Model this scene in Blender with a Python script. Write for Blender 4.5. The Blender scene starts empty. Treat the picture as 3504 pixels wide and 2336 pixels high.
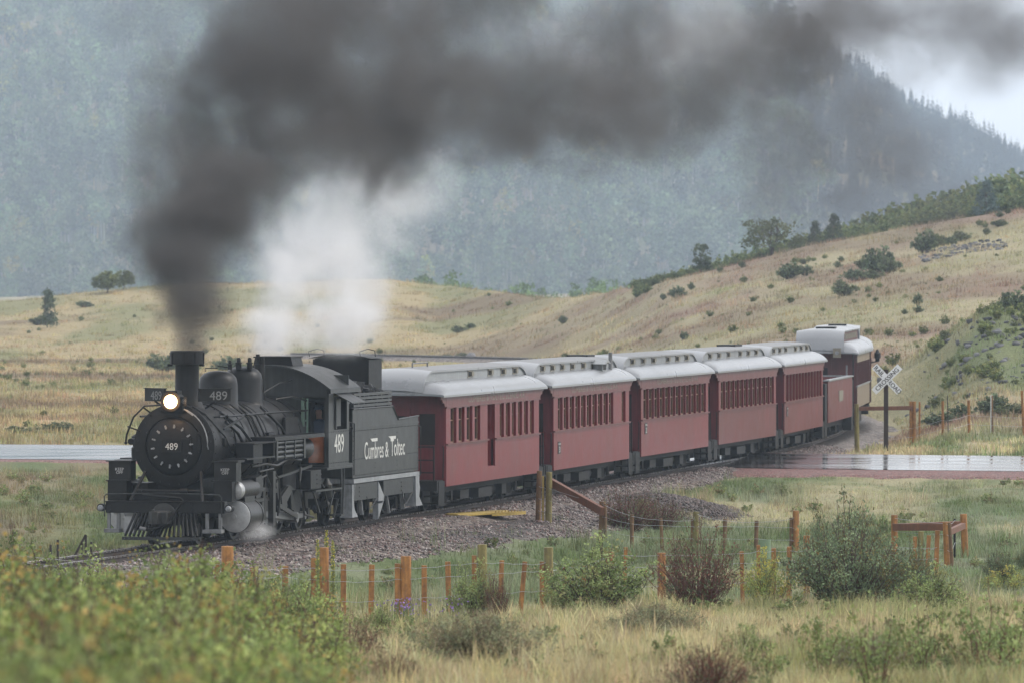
import bpy, math, random
import numpy as np
from mathutils import Vector, Matrix, Quaternion
R = math.radians
random.seed(7)
S = bpy.context.scene
COL = S.collection

# ------------------------------------------------------------------ camera, sky, sun, exposure
FPX, CX, HY, HC = 22400.0, 1752.0, 936.0, 5.8      # focal length and horizon in photograph pixels, eye height above the rails
cd = bpy.data.cameras.new('camera'); cam = bpy.data.objects.new('camera', cd); COL.objects.link(cam)
cam.location = (0, 0, HC); cam.rotation_euler = (R(90 - math.degrees(math.atan(232 / FPX))), 0, 0)
cd.sensor_width = 36; cd.lens = 36 * FPX / 3504; cd.clip_start = .5; cd.clip_end = 20000
cd.dof.use_dof = True; cd.dof.focus_distance = 146; cd.dof.aperture_fstop = 4.6
S.camera = cam
W = bpy.data.worlds.new('World'); S.world = W; W.use_nodes = True
wn, wl = W.node_tree.nodes, W.node_tree.links
bg = wn['Background']; bg.inputs['Strength'].default_value = .10
sky = wn.new('ShaderNodeTexSky'); sky.sky_type = 'NISHITA'; sky.sun_disc = False
SUN_EL, SUN_AZ = R(42), R(82)
sky.sun_elevation = SUN_EL; sky.sun_rotation = SUN_AZ; sky.air_density = 1.0; sky.dust_density = 4.0; sky.ozone_density = 1.0
# a cloud deck over the sky: even grey-white with a slow mottling
tc = wn.new('ShaderNodeTexCoord'); mp = wn.new('ShaderNodeMapping'); mp.inputs['Scale'].default_value = (2, 2, 9)
nz = wn.new('ShaderNodeTexNoise'); nz.inputs['Scale'].default_value = 2.2; nz.inputs['Detail'].default_value = 5
rp = wn.new('ShaderNodeValToRGB'); rp.color_ramp.elements[0].position = .3; rp.color_ramp.elements[1].position = .75
rp.color_ramp.elements[0].color = (5.6, 5.9, 6.5, 1); rp.color_ramp.elements[1].color = (9.8, 9.4, 8.9, 1)
mx = wn.new('ShaderNodeMix'); mx.data_type = 'RGBA'; mx.inputs['Factor'].default_value = .82
wl.new(tc.outputs['Generated'], mp.inputs['Vector']); wl.new(mp.outputs['Vector'], nz.inputs['Vector'])
wl.new(nz.outputs['Fac'], rp.inputs['Fac']); wl.new(sky.outputs['Color'], mx.inputs['A']); wl.new(rp.outputs['Color'], mx.inputs['B'])
wl.new(mx.outputs['Result'], bg.inputs['Color'])
ld = bpy.data.lights.new('sun', 'SUN'); sun = bpy.data.objects.new('sun', ld); COL.objects.link(sun)
ld.energy = 1.1; ld.angle = R(18); ld.color = (1, .95, .88)
sd = Vector((math.sin(SUN_AZ) * math.cos(SUN_EL), math.cos(SUN_AZ) * math.cos(SUN_EL), math.sin(SUN_EL)))
sun.rotation_euler = (-sd).to_track_quat('-Z', 'Y').to_euler(); sun.location = (40, 100, 60)
S.view_settings.view_transform = 'Standard'; S.view_settings.look = 'None'
S.view_settings.exposure = 1.0; S.view_settings.gamma = 1
S.cycles.max_bounces = 6; S.cycles.diffuse_bounces = 3; S.cycles.glossy_bounces = 3; S.cycles.transmission_bounces = 3
S.cycles.transparent_max_bounces = 12; S.cycles.volume_bounces = 3; S.cycles.use_denoising = True
S.cycles.caustics_reflective = False; S.cycles.caustics_refractive = False
S.cycles.sample_clamp_indirect = 4

# ------------------------------------------------------------------ helpers
def P(px, py, Y):
    """world point on the sight line of a photograph pixel at distance Y"""
    return Vector(((px - CX) / FPX * Y, Y, HC - (py - HY) / FPX * Y))

def tag(o, label=None, cat=None, group=None, kind=None):
    if label: o['label'] = label
    if cat: o['category'] = cat
    if group: o['group'] = group
    if kind: o['kind'] = kind
    return o

def empty(name, loc=(0, 0, 0), rz=0, **k):
    o = bpy.data.objects.new(name, None); COL.objects.link(o)
    o.location = loc; o.rotation_euler = (0, 0, rz); o.empty_display_size = .3
    return tag(o, **k)

def link(name, me, parent=None, **k):
    o = bpy.data.objects.new(name, me); COL.objects.link(o)
    if parent: o.parent = parent
    return tag(o, **k)

def npmesh(name, V, F, mats, col=None, smooth=False):
    """mesh from numpy arrays; F is one array (n,k) or a list of such arrays"""
    V = np.asarray(V, np.float32); Fs = F if isinstance(F, list) else [F]
    Fs = [np.asarray(f, np.int32) for f in Fs if len(f)]
    me = bpy.data.meshes.new(name)
    me.vertices.add(len(V)); me.vertices.foreach_set('co', V.ravel())
    nl = sum(f.size for f in Fs); npoly = sum(len(f) for f in Fs)
    me.loops.add(nl); me.loops.foreach_set('vertex_index', np.concatenate([f.ravel() for f in Fs]))
    tot = np.concatenate([np.full(len(f), f.shape[1], np.int32) for f in Fs])
    st = np.concatenate([[0], np.cumsum(tot)[:-1]]).astype(np.int32)
    me.polygons.add(npoly); me.polygons.foreach_set('loop_start', st); me.polygons.foreach_set('loop_total', tot)
    if smooth: me.polygons.foreach_set('use_smooth', np.ones(npoly, bool))
    if col is not None:
        a = me.color_attributes.new('Col', 'FLOAT_COLOR', 'POINT')
        c = np.ones((len(V), 4), np.float32); c[:, :3] = col; a.data.foreach_set('color', c.ravel())
    for m in (mats if isinstance(mats, (list, tuple)) else [mats]): me.materials.append(m)
    me.update(calc_edges=True); me.validate()
    return me

def hash2(i, j, s):
    h = np.sin(i * 127.1 + j * 311.7 + s * 74.7) * 43758.5453
    return h - np.floor(h)
def vnoise(x, y, s=0):
    x = np.asarray(x, float); y = np.asarray(y, float)
    i = np.floor(x); j = np.floor(y); fx = x - i; fy = y - j
    fx = fx * fx * (3 - 2 * fx); fy = fy * fy * (3 - 2 * fy)
    return (hash2(i, j, s) * (1 - fx) + hash2(i + 1, j, s) * fx) * (1 - fy) + (hash2(i, j + 1, s) * (1 - fx) + hash2(i + 1, j + 1, s) * fx) * fy
def fbm(x, y, s=0, o=4):
    t = 0; a = .5
    for k in range(o):
        t = t + a * vnoise(x * 2 ** k, y * 2 ** k, s + k * 13); a *= .5
    return t / (1 - .5 ** o)
def sstep(a, b, x):
    t = np.clip((np.asarray(x, float) - a) / (b - a), 0, 1); return t * t * (3 - 2 * t)

# ------------------------------------------------------------------ materials
def newmat(name):
    m = bpy.data.materials.new(name); m.use_nodes = True
    return m, m.node_tree.nodes, m.node_tree.links, m.node_tree.nodes['Principled BSDF']
def mat(name, c, rough=.5, var=.25, scale=6, metal=0, bump=0, bscale=40, streak=0, spec=.5, grooves=0, c2=None, wear=.5):
    """painted or weathered surface: two noise-mixed tones, vertical rain streaks, optional board grooves"""
    m, n, l, b = newmat(name)
    t = n.new('ShaderNodeTexCoord'); a = n.new('ShaderNodeTexNoise')
    a.inputs['Scale'].default_value = scale; a.inputs['Detail'].default_value = 6; a.inputs['Roughness'].default_value = .65
    l.new(t.outputs['Object'], a.inputs['Vector'])
    lo = [x * (1 - var) for x in c]; hi = list(c2) if c2 else [min(1, x * (1 + var)) for x in c]
    r = n.new('ShaderNodeValToRGB'); r.color_ramp.elements[0].position = .5 - .22; r.color_ramp.elements[1].position = wear + .22
    r.color_ramp.elements[0].color = (*lo, 1); r.color_ramp.elements[1].color = (*hi, 1)
    l.new(a.outputs['Fac'], r.inputs['Fac']); out = r.outputs['Color']
    if streak:
        mp = n.new('ShaderNodeMapping'); mp.inputs['Scale'].default_value = (9, 9, .7)
        s = n.new('ShaderNodeTexNoise'); s.inputs['Scale'].default_value = 2; s.inputs['Detail'].default_value = 4
        l.new(t.outputs['Object'], mp.inputs['Vector']); l.new(mp.outputs['Vector'], s.inputs['Vector'])
        q = n.new('ShaderNodeValToRGB'); q.color_ramp.elements[0].position = .35; q.color_ramp.elements[1].position = .7
        q.color_ramp.elements[0].color = (1 - streak,) * 3 + (1,); q.color_ramp.elements[1].color = (1, 1, 1, 1)
        l.new(s.outputs['Fac'], q.inputs['Fac'])
        x = n.new('ShaderNodeMix'); x.data_type = 'RGBA'; x.blend_type = 'MULTIPLY'; x.inputs['Factor'].default_value = 1
        l.new(out, x.inputs['A']); l.new(q.outputs['Color'], x.inputs['B']); out = x.outputs['Result']
    l.new(out, b.inputs['Base Color'])
    b.inputs['Metallic'].default_value = metal; b.inputs['Specular IOR Level'].default_value = spec
    rr = n.new('ShaderNodeMapRange'); rr.inputs['To Min'].default_value = max(.02, rough - .15); rr.inputs['To Max'].default_value = min(1, rough + .15)
    l.new(a.outputs['Fac'], rr.inputs['Value']); l.new(rr.outputs['Result'], b.inputs['Roughness'])
    h = None
    if grooves:
        sx = n.new('ShaderNodeSeparateXYZ'); l.new(t.outputs['Object'], sx.inputs['Vector'])
        f = n.new('ShaderNodeMath'); f.operation = 'MULTIPLY'; f.inputs[1].default_value = grooves; l.new(sx.outputs['Y'], f.inputs[0])
        g = n.new('ShaderNodeMath'); g.operation = 'FRACT'; l.new(f.outputs[0], g.inputs[0])
        k = n.new('ShaderNodeMath'); k.operation = 'GREATER_THAN'; k.inputs[1].default_value = .12; l.new(g.outputs[0], k.inputs[0]); h = k.outputs[0]
    if bump:
        z = n.new('ShaderNodeTexNoise'); z.inputs['Scale'].default_value = bscale; z.inputs['Detail'].default_value = 5
        l.new(t.outputs['Object'], z.inputs['Vector'])
        if h is None: h = z.outputs['Fac']
        else:
            ad = n.new('ShaderNodeMath'); ad.operation = 'MULTIPLY_ADD'; ad.inputs[1].default_value = .4
            l.new(z.outputs['Fac'], ad.inputs[0]); l.new(h, ad.inputs[2]); h = ad.outputs[0]
    if h is not None:
        bp = n.new('ShaderNodeBump'); bp.inputs['Strength'].default_value = bump or .5; bp.inputs['Distance'].default_value = .02
        l.new(h, bp.inputs['Height']); l.new(bp.outputs['Normal'], b.inputs['Normal'])
    return m
def leafmat(name, trans=.3, rough=.55, spec=.3):
    """colour per leaf or blade from the mesh, part of the light passing through"""
    m, n, l, b = newmat(name)
    a = n.new('ShaderNodeAttribute'); a.attribute_name = 'Col'
    l.new(a.outputs['Color'], b.inputs['Base Color']); b.inputs['Roughness'].default_value = rough
    b.inputs['Specular IOR Level'].default_value = spec * .6
    if trans:
        t = n.new('ShaderNodeBsdfTranslucent'); l.new(a.outputs['Color'], t.inputs['Color'])
        x = n.new('ShaderNodeMixShader'); x.inputs[0].default_value = trans
        l.new(b.outputs[0], x.inputs[1]); l.new(t.outputs[0], x.inputs[2]); l.new(x.outputs[0], n['Material Output'].inputs['Surface'])
    return m
def groundmat(name, sc=9, amp=.45, bump=.6):
    m, n, l, b = newmat(name)
    a = n.new('ShaderNodeAttribute'); a.attribute_name = 'Col'; g = n.new('ShaderNodeNewGeometry')
    z = n.new('ShaderNodeTexNoise'); z.inputs['Scale'].default_value = sc; z.inputs['Detail'].default_value = 8; z.inputs['Roughness'].default_value = .7
    l.new(g.outputs['Position'], z.inputs['Vector'])
    r = n.new('ShaderNodeMapRange'); r.inputs['From Min'].default_value = .3; r.inputs['From Max'].default_value = .7
    r.inputs['To Min'].default_value = 1 - amp; r.inputs['To Max'].default_value = 1 + amp; l.new(z.outputs['Fac'], r.inputs['Value'])
    v = n.new('ShaderNodeVectorMath'); v.operation = 'SCALE'; l.new(a.outputs['Color'], v.inputs[0]); l.new(r.outputs['Result'], v.inputs['Scale'])
    l.new(v.outputs[0], b.inputs['Base Color']); b.inputs['Roughness'].default_value = .9; b.inputs['Specular IOR Level'].default_value = .2
    bp = n.new('ShaderNodeBump'); bp.inputs['Strength'].default_value = bump; bp.inputs['Distance'].default_value = .08
    l.new(z.outputs['Fac'], bp.inputs['Height']); l.new(bp.outputs['Normal'], b.inputs['Normal'])
    return m
def gravelmat(name, cols, sc=17, wet=.62):
    """crushed stone: a colour and a height for every stone"""
    m, n, l, b = newmat(name)
    a = n.new('ShaderNodeAttribute'); a.attribute_name = 'Col'; g = n.new('ShaderNodeNewGeometry')
    v = n.new('ShaderNodeTexVoronoi'); v.inputs['Scale'].default_value = sc; v.inputs['Randomness'].default_value = 1
    l.new(g.outputs['Position'], v.inputs['Vector'])
    sp = n.new('ShaderNodeSeparateColor'); l.new(v.outputs['Color'], sp.inputs['Color'])
    r = n.new('ShaderNodeValToRGB'); r.color_ramp.interpolation = 'CONSTANT'
    while len(r.color_ramp.elements) < len(cols): r.color_ramp.elements.new(.5)
    for i, c in enumerate(cols):
        r.color_ramp.elements[i].position = i / len(cols); r.color_ramp.elements[i].color = (*c, 1)
    l.new(sp.outputs[0], r.inputs['Fac'])
    x = n.new('ShaderNodeMix'); x.data_type = 'RGBA'; x.blend_type = 'MULTIPLY'; x.inputs['Factor'].default_value = 1
    l.new(r.outputs['Color'], x.inputs['A']); l.new(a.outputs['Color'], x.inputs['B']); l.new(x.outputs['Result'], b.inputs['Base Color'])
    b.inputs['Roughness'].default_value = wet; b.inputs['Specular IOR Level'].default_value = .3
    bp = n.new('ShaderNodeBump'); bp.inputs['Strength'].default_value = 1; bp.inputs['Distance'].default_value = .06; bp.invert = True
    l.new(v.outputs['Distance'], bp.inputs['Height']); l.new(bp.outputs['Normal'], b.inputs['Normal'])
    return m

M = {}
M['black'] = mat('black_engine_paint', (.005, .0053, .006), .4, .5, 5, bump=.15, streak=.35, c2=(.017, .0172, .018), wear=.66, spec=.22)
M['soot'] = mat('sooty_black_iron', (.004, .004, .0045), .5, .4, 7, bump=.25, streak=.3, c2=(.013, .0125, .0125), spec=.2)
M['cabgrey'] = mat('weathered_grey_black_paint', (.030, .034, .036), .38, .3, 2.5, bump=.1, streak=.4, c2=(.052, .055, .055), wear=.65, spec=.3)
M['iron'] = mat('greasy_running_gear_iron', (.014, .014, .0145), .42, .5, 8, bump=.2, c2=(.045, .045, .042), wear=.68, spec=.3)
M['oldgrey'] = mat('light_grey_worn_steel', (.14, .145, .15), .4, .35, 7, streak=.3)
M['jacket'] = mat('dull_grey_boiler_jacket', (.016, .0165, .018), .42, .45, 3, bump=.2, streak=.45, c2=(.038, .038, .039), wear=.58, spec=.28)
M['stencil'] = mat('stencil_paint', (.40, .40, .40), .6, .2, 20)
M['silver'] = mat('silver_painted_cover', (.30, .31, .32), .4, .25, 4, bump=.35, bscale=14, c2=(.46, .47, .48), metal=.2)
M['pale'] = mat('pale_painted_steel', (.25, .265, .28), .42, .3, 8, streak=.35)
M['white'] = mat('white_lettering_paint', (.55, .55, .53), .55, .2, 14, streak=.15)
M['dimwhite'] = mat('faded_lettering_paint', (.13, .13, .13), .6, .2, 20)
M['green'] = mat('pale_green_cab_paint', (.16, .25, .2), .5, .25, 8, streak=.3)
M['steel'] = mat('polished_wet_rail_steel', (.16, .15, .145), .28, .3, 10, metal=.7)
M['rust'] = mat('rusty_rail_side', (.035, .026, .022), .7, .4, 14, bump=.3)
M['tie'] = mat('dark_wet_sleeper_wood', (.02, .017, .015), .7, .4, 12, bump=.4, spec=.2)
M['red'] = mat('faded_red_car_paint', (.185, .016, .021), .38, .25, .8, bump=.4, bscale=30, streak=.42, grooves=9, c2=(.255, .038, .042), wear=.6, spec=.35)
M['redlow'] = mat('dull_red_car_paint', (.15, .026, .027), .42, .25, .9, bump=.4, bscale=30, streak=.42, grooves=9, c2=(.205, .05, .047), wear=.6, spec=.35)
M['letterboard'] = mat('dull_red_letterboard', (.145, .036, .036), .45, .2, 3, bump=.1, streak=.4, c2=(.19, .062, .058), spec=.35)
M['redend'] = mat('shaded_deep_red_end_boards', (.125, .012, .017), .42, .25, 2, bump=.3, streak=.35)  # deeper unfaded red, with shade of the recessed ends put into it
M['maroon'] = mat('maroon_boards', (.10, .022, .024), .45, .25, 3, bump=.3, streak=.3)
M['trim'] = mat('red_window_post_paint', (.15, .018, .022), .42, .2, 6)
M['goldtrim'] = mat('varnished_sash_wood', (.19, .105, .065), .4, .25, 9)
M['tan'] = mat('tan_side_boards', (.20, .155, .10), .5, .18, 2, bump=.3, streak=.2, grooves=9)
M['roof'] = mat('wet_white_roof_paint', (.205, .215, .23), .30, .1, .5, c2=(.245, .255, .268), wear=.55)
M['rooftop'] = mat('sooty_grey_roof_deck', (.10, .10, .102), .45, .3, 3, bump=.5, bscale=30, c2=(.22, .22, .225))
M['clere'] = mat('off_white_clerestory_paint', (.25, .265, .275), .4, .15, 4, streak=.3)
M['vent'] = mat('tan_vent_shutter', (.17, .155, .12), .5, .2, 9)
M['under'] = mat('black_underframe', (.008, .008, .0085), .6, .4, 8, bump=.2, c2=(.022, .022, .022), spec=.2)
M['coal'] = mat('coal', (.016, .016, .017), .3, .4, 9, bump=.4)
M['postwood'] = mat('orange_treated_timber', (.32, .125, .025), .5, .35, 7, bump=.5, bscale=25, streak=.45, c2=(.48, .22, .05))
M['postgreen'] = mat('greenish_treated_timber', (.24, .18, .05), .55, .3, 7, bump=.5, bscale=25, streak=.5, c2=(.30, .26, .08))
M['postbrown'] = mat('brown_treated_timber', (.17, .085, .035), .6, .35, 7, bump=.5, bscale=25, streak=.45, c2=(.26, .14, .05))
M['railwood'] = mat('red_brown_rail_timber', (.16, .058, .026), .55, .35, 6, bump=.4, streak=.3)
M['wire'] = mat('galvanised_wire', (.34, .35, .36), .4, .1, 9, metal=.3)
M['signpost'] = mat('dark_brown_sign_post', (.04, .024, .018), .6, .3, 7, bump=.4, streak=.3, spec=.25)
M['signwhite'] = mat('white_sign_board', (.72, .74, .76), .35, .06, 6)
M['signblack'] = mat('black_sign_letters', (.02, .02, .02), .5, .1, 6)
M['yellow'] = mat('yellow_painted_steel', (.38, .27, .06), .45, .25, 8, bump=.2, streak=.2)
M['rock'] = mat('grey_broken_rock', (.14, .135, .14), .75, .4, 3, bump=.8, bscale=8, c2=(.27, .26, .26))
M['denim'] = mat('blue_overalls', (.045, .07, .12), .8, .25, 30)
M['skin'] = mat('skin', (.36, .21, .16), .5, .1, 20)
M['orange'] = mat('orange_rusty_box', (.30, .085, .02), .5, .3, 9)
M['leaf'] = leafmat('leaves'); M['grass'] = leafmat('grass_blades', .25, .6); M['bark'] = leafmat('stems', 0, .7)
M['forest'] = leafmat('forest_leaves', .2, .7, .1)
def glassmat():
    m, n, l, b = newmat('dark_window_pane')
    t = n.new('ShaderNodeTexCoord'); z = n.new('ShaderNodeTexNoise'); z.inputs['Scale'].default_value = 3
    l.new(t.outputs['Object'], z.inputs['Vector'])
    r = n.new('ShaderNodeValToRGB'); r.color_ramp.elements[0].color = (.005, .005, .0055, 1); r.color_ramp.elements[1].color = (.04, .032, .03, 1)
    l.new(z.outputs['Fac'], r.inputs['Fac']); l.new(r.outputs['Color'], b.inputs['Base Color']); b.inputs['Roughness'].default_value = .12
    b.inputs['Specular IOR Level'].default_value = .35
    return m
M['glass'] = glassmat()
def lampmat():
    m, n, l, b = newmat('lit_headlight_glass')
    b.inputs['Base Color'].default_value = (.9, .8, .6, 1); b.inputs['Emission Color'].default_value = (1, .70, .36, 1)
    b.inputs['Emission Strength'].default_value = 3.2
    return m
M['lamp'] = lampmat()
m_ = newmat('warm_glow_ring'); m_[3].inputs['Base Color'].default_value = (.3, .2, .1, 1); m_[3].inputs['Emission Color'].default_value = (1, .42, .12, 1); m_[3].inputs['Emission Strength'].default_value = .8; M['glowring'] = m_[0]

class MB:
    """collects shapes into one mesh; .m is the material slot of the faces being added"""
    def __init__(s): s.v = []; s.f = []; s.fm = []; s.m = 0
    def add(s, V, F, mx=None):
        b = len(s.v); s.v += [tuple(mx @ Vector(p)) if mx else tuple(p) for p in V]
        for f in F: s.f.append([b + i for i in f]); s.fm.append(s.m)
        return s
    def box(s, x0, x1, y0, y1, z0, z1, mx=None):
        return s.add([(x0, y0, z0), (x1, y0, z0), (x1, y1, z0), (x0, y1, z0), (x0, y0, z1), (x1, y0, z1), (x1, y1, z1), (x0, y1, z1)],
                     [(3, 2, 1, 0), (4, 5, 6, 7), (0, 1, 5, 4), (1, 2, 6, 5), (2, 3, 7, 6), (3, 0, 4, 7)], mx)
    def bar(s, a, b, w, h=None, up=(0, 0, 1)):
        """square bar from a to b"""
        a = Vector(a); b = Vector(b); d = (b - a); L = d.length; d.normalize(); h = h or w
        x = d.cross(Vector(up))
        if x.length < 1e-4: x = d.cross(Vector((1, 0, 0)))
        x.normalize(); z = x.cross(d)
        mx = Matrix((( x.x, d.x, z.x, a.x), (x.y, d.y, z.y, a.y), (x.z, d.z, z.z, a.z), (0, 0, 0, 1)))
        return s.box(-w / 2, w / 2, 0, L, -h / 2, h / 2, mx)
    def cyl(s, a, b, r0, r1=None, n=20, cap=True):
        a = Vector(a); b = Vector(b); r1 = r0 if r1 is None else r1
        q = (b - a).to_track_quat('Z', 'Y'); V = []
        for p, r in ((a, r0), (b, r1)):
            for i in range(n):
                t = 2 * math.pi * i / n; V.append(p + q @ Vector((r * math.cos(t), r * math.sin(t), 0)))
        F = [(i, (i + 1) % n, n + (i + 1) % n, n + i) for i in range(n)]
        if cap: F += [tuple(range(n - 1, -1, -1)), tuple(range(n, 2 * n))]
        return s.add(V, F)
    def tube(s, pts, r, n=6):
        pts = [Vector(p) for p in pts]; V = []; F = []
        for k, p in enumerate(pts):
            d = (pts[min(k + 1, len(pts) - 1)] - pts[max(k - 1, 0)]).normalized()
            q = d.to_track_quat('Z', 'Y'); rr = r[k] if isinstance(r, (list, tuple)) else r
            for i in range(n):
                t = 2 * math.pi * i / n; V.append(p + q @ Vector((rr * math.cos(t), rr * math.sin(t), 0)))
        for k in range(len(pts) - 1):
            for i in range(n): F.append((k * n + i, k * n + (i + 1) % n, (k + 1) * n + (i + 1) % n, (k + 1) * n + i))
        F += [tuple(range(n - 1, -1, -1)), tuple(range((len(pts) - 1) * n, len(pts) * n))]
        return s.add(V, F)
    def lathe(s, prof, o=(0, 0, 0), axis=(0, 0, 1), n=28):
        """profile of (radius, height) pairs turned about an axis"""
        q = Vector(axis).to_track_quat('Z', 'Y'); o = Vector(o); V = []; F = []
        for r, z in prof:
            for i in range(n):
                t = 2 * math.pi * i / n; V.append(o + q @ Vector((r * math.cos(t), r * math.sin(t), z)))
        for k in range(len(prof) - 1):
            for i in range(n): F.append((k * n + i, k * n + (i + 1) % n, (k + 1) * n + (i + 1) % n, (k + 1) * n + i))
        F += [tuple(range(n - 1, -1, -1)), tuple(range((len(prof) - 1) * n, len(prof) * n))]
        return s.add(V, F)
    def prism(s, poly, a0, a1, ax='x'):
        """a 2-D outline pushed along an axis: ax x -> (y,z), y -> (x,z), z -> (x,y)"""
        mk = {'x': lambda p, a: (a, p[0], p[1]), 'y': lambda p, a: (p[0], a, p[1]), 'z': lambda p, a: (p[0], p[1], a)}[ax]
        n = len(poly)
        return s.add([mk(p, a0) for p in poly] + [mk(p, a1) for p in poly],
                     [tuple(range(n - 1, -1, -1)), tuple(range(n, 2 * n))] + [(i, (i + 1) % n, n + (i + 1) % n, n + i) for i in range(n)])
    def loft(s, rings, closed=False, caps=False):
        n = len(rings[0]); V = [p for r in rings for p in r]; F = []
        for k in range(len(rings) - 1):
            for i in range(n if closed else n - 1):
                F.append((k * n + i, k * n + (i + 1) % n, (k + 1) * n + (i + 1) % n, (k + 1) * n + i))
        if caps: F += [tuple(range(n - 1, -1, -1)), tuple(range((len(rings) - 1) * n, len(rings) * n))]
        return s.add(V, F)
    def text(s, t, mx, sx=1.0, sy=1.0, depth=.006):
        """letters from the built-in font, centred on mx, 1 unit tall before scaling; mx maps (x right, y up, z out)"""
        V, F = text_geo(t); V = [(x * sx, y * sy, z * depth) for x, y, z in V]
        return s.add(V, F, mx)
    def build(s, name, mats, parent=None, smooth=True, bevel=0, ang=38, **k):
        me = bpy.data.meshes.new(name); me.from_pydata(s.v, [], s.f)
        for m in (mats if isinstance(mats, (list, tuple)) else [mats]): me.materials.append(m)
        me.polygons.foreach_set('material_index', s.fm)
        import bmesh
        bm = bmesh.new(); bm.from_mesh(me); bmesh.ops.recalc_face_normals(bm, faces=bm.faces); bm.to_mesh(me); bm.free()
        if smooth:
            me.polygons.foreach_set('use_smooth', [True] * len(me.polygons)); me.set_sharp_from_angle(angle=R(ang))
        me.update()
        o = link(name, me, parent, **k)
        if bevel:
            b = o.modifiers.new('bevel', 'BEVEL'); b.width = bevel; b.segments = 2; b.limit_method = 'ANGLE'; b.angle_limit = R(50)
        return o

_tg = {}
def text_geo(t):
    if t not in _tg:
        c = bpy.data.curves.new('lettering', 'FONT'); c.body = t; c.align_x = 'CENTER'; c.align_y = 'CENTER'; c.extrude = .5; c.size = 1; c.resolution_u = 3
        o = bpy.data.objects.new('lettering', c); COL.objects.link(o); bpy.context.view_layer.update()
        e = o.evaluated_get(bpy.context.evaluated_depsgraph_get()); me = e.to_mesh()
        V = [tuple(v.co) for v in me.vertices]; F = [tuple(p.vertices) for p in me.polygons]; e.to_mesh_clear()
        x0, x1 = min(v[0] for v in V), max(v[0] for v in V); y0, y1 = min(v[1] for v in V), max(v[1] for v in V)
        h = (y1 - y0); V = [((x - (x0 + x1) / 2) / h, (y - (y0 + y1) / 2) / h, z + .5) for x, y, z in V]
        bpy.data.objects.remove(o); bpy.data.curves.remove(c); _tg[t] = (V, F)
    return _tg[t]
def frame(o, right, up):
    r = Vector(right).normalized(); u = Vector(up).normalized(); n = r.cross(u)
    return Matrix(((r.x, u.x, n.x, o[0]), (r.y, u.y, n.y, o[1]), (r.z, u.z, n.z, o[2]), (0, 0, 0, 1)))
def dup(o, parent=None):
    """a thing with its parts and sub-parts, sharing mesh data"""
    c = o.copy(); COL.objects.link(c); c.parent = parent
    for ch in list(o.children): dup(ch, c)
    return c

# ------------------------------------------------------------------ the lie of the land
def catmull(pts, step=.5):
    pts = [np.array(p, float) for p in pts]; pts = [2 * pts[0] - pts[1]] + pts + [2 * pts[-1] - pts[-2]]; out = []
    for i in range(1, len(pts) - 2):
        a, b, c, d = pts[i - 1:i + 3]; n = max(2, int(np.linalg.norm(c - b) / step))
        for k in range(n):
            t = k / n; out.append(.5 * (2 * b + (c - a) * t + (2 * a - 5 * b + 4 * c - d) * t * t + (3 * b - a - 3 * c + d) * t ** 3))
    out.append(pts[-2]); return np.array(out)
TRK = catmull([(-22, 78), (-16.2, 103), (-13, 116.3), (-10.05, 128.8), (-7.25, 140.3), (-2.85, 159.25), (-.16, 172.25), (2.4, 185.25), (5.0, 198.2), (7.52, 211.2),
               (9.55, 224.2), (11.2, 237.2), (12.4, 250), (13.1, 263), (13.5, 276)])
TRK2 = catmull([(3, 409), (-1.2, 418), (-9, 432), (-12, 436), (-14.5, 439.5)])            # the loop of line seen again beyond the first car
TS = np.concatenate([[0], np.cumsum(np.linalg.norm(np.diff(TRK, axis=0), axis=1))])
def trk(s):
    return np.array([np.interp(s, TS, TRK[:, 0]), np.interp(s, TS, TRK[:, 1])])
def trk_s(Y): return float(TS[np.argmin(np.abs(TRK[:600, 1] - Y))])
ROAD = catmull([(90, 201), (50, 203.5), (16, 205), (6.4, 206), (0, 209), (-8, 215), (-17, 220), (-60, 236), (-120, 250)], 1)
def dist_path(path, X, Y, sub=4):
    """distance and signed side (positive = camera-right) to a polyline"""
    X = np.asarray(X, float); sh = X.shape; x = X.ravel(); y = np.asarray(Y, float).ravel()
    p = path[::sub]; best = np.full(x.shape, 1e9); side = np.zeros(x.shape)
    for k in range(len(p) - 1):
        a, b = p[k], p[k + 1]; d = b - a; L2 = d @ d
        t = np.clip(((x - a[0]) * d[0] + (y - a[1]) * d[1]) / L2, 0, 1)
        ex = x - a[0] - t * d[0]; ey = y - a[1] - t * d[1]; q = np.hypot(ex, ey); m = q < best
        best[m] = q[m]; side[m] = np.sign((ex * d[1] - ey * d[0]))[m]
    return best.reshape(sh), side.reshape(sh)
YT = np.array([0, 25, 40, 60, 80, 100, 115, 125, 135, 150, 160, 175, 190, 200, 214, 226, 240])
PT = np.array([-400, 600, 1500, 2100, 2800, 3504, 4200])
ZT = np.array([[4.2] * 7, [3.1] * 7, [2.45] * 7, [1.7] * 7, [1.0] * 7, [.2, .2, .2, .38, .42, .42, .42], [-.5, -.5, -.5, -.24, -.18, -.16, -.16], [-.8, -.8, -.8, -.6, -.52, -.5, -.5],
    [-.65, -.8, -.9, -.95, -.9, -.85, -.85], [-.5, -.6, -.8, -.95, -.9, -.8, -.8], [-.45, -.5, -.7, -.85, -.9, -.8, -.75], [-.35, -.4, -.5, -.7, -.75, -.65, -.6],
    [-.3, -.3, -.35, -.5, -.55, -.5, -.4], [-.27, -.27, -.3, -.35, -.33, -.3, -.3], [-.25, -.25, -.25, -.2, -.1, -.1, 0], [-.2, -.2, -.2, -.1, 0, .45, .7], [-.1, -.1, -.1, 0, .1, .7, 1.1]])
CRP = np.array([-400, 0, 100, 300, 420, 560, 800, 1100, 1340, 1500, 1640, 1860, 2050, 2200, 2500, 2750, 2980, 3250, 3504, 4200])
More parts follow.
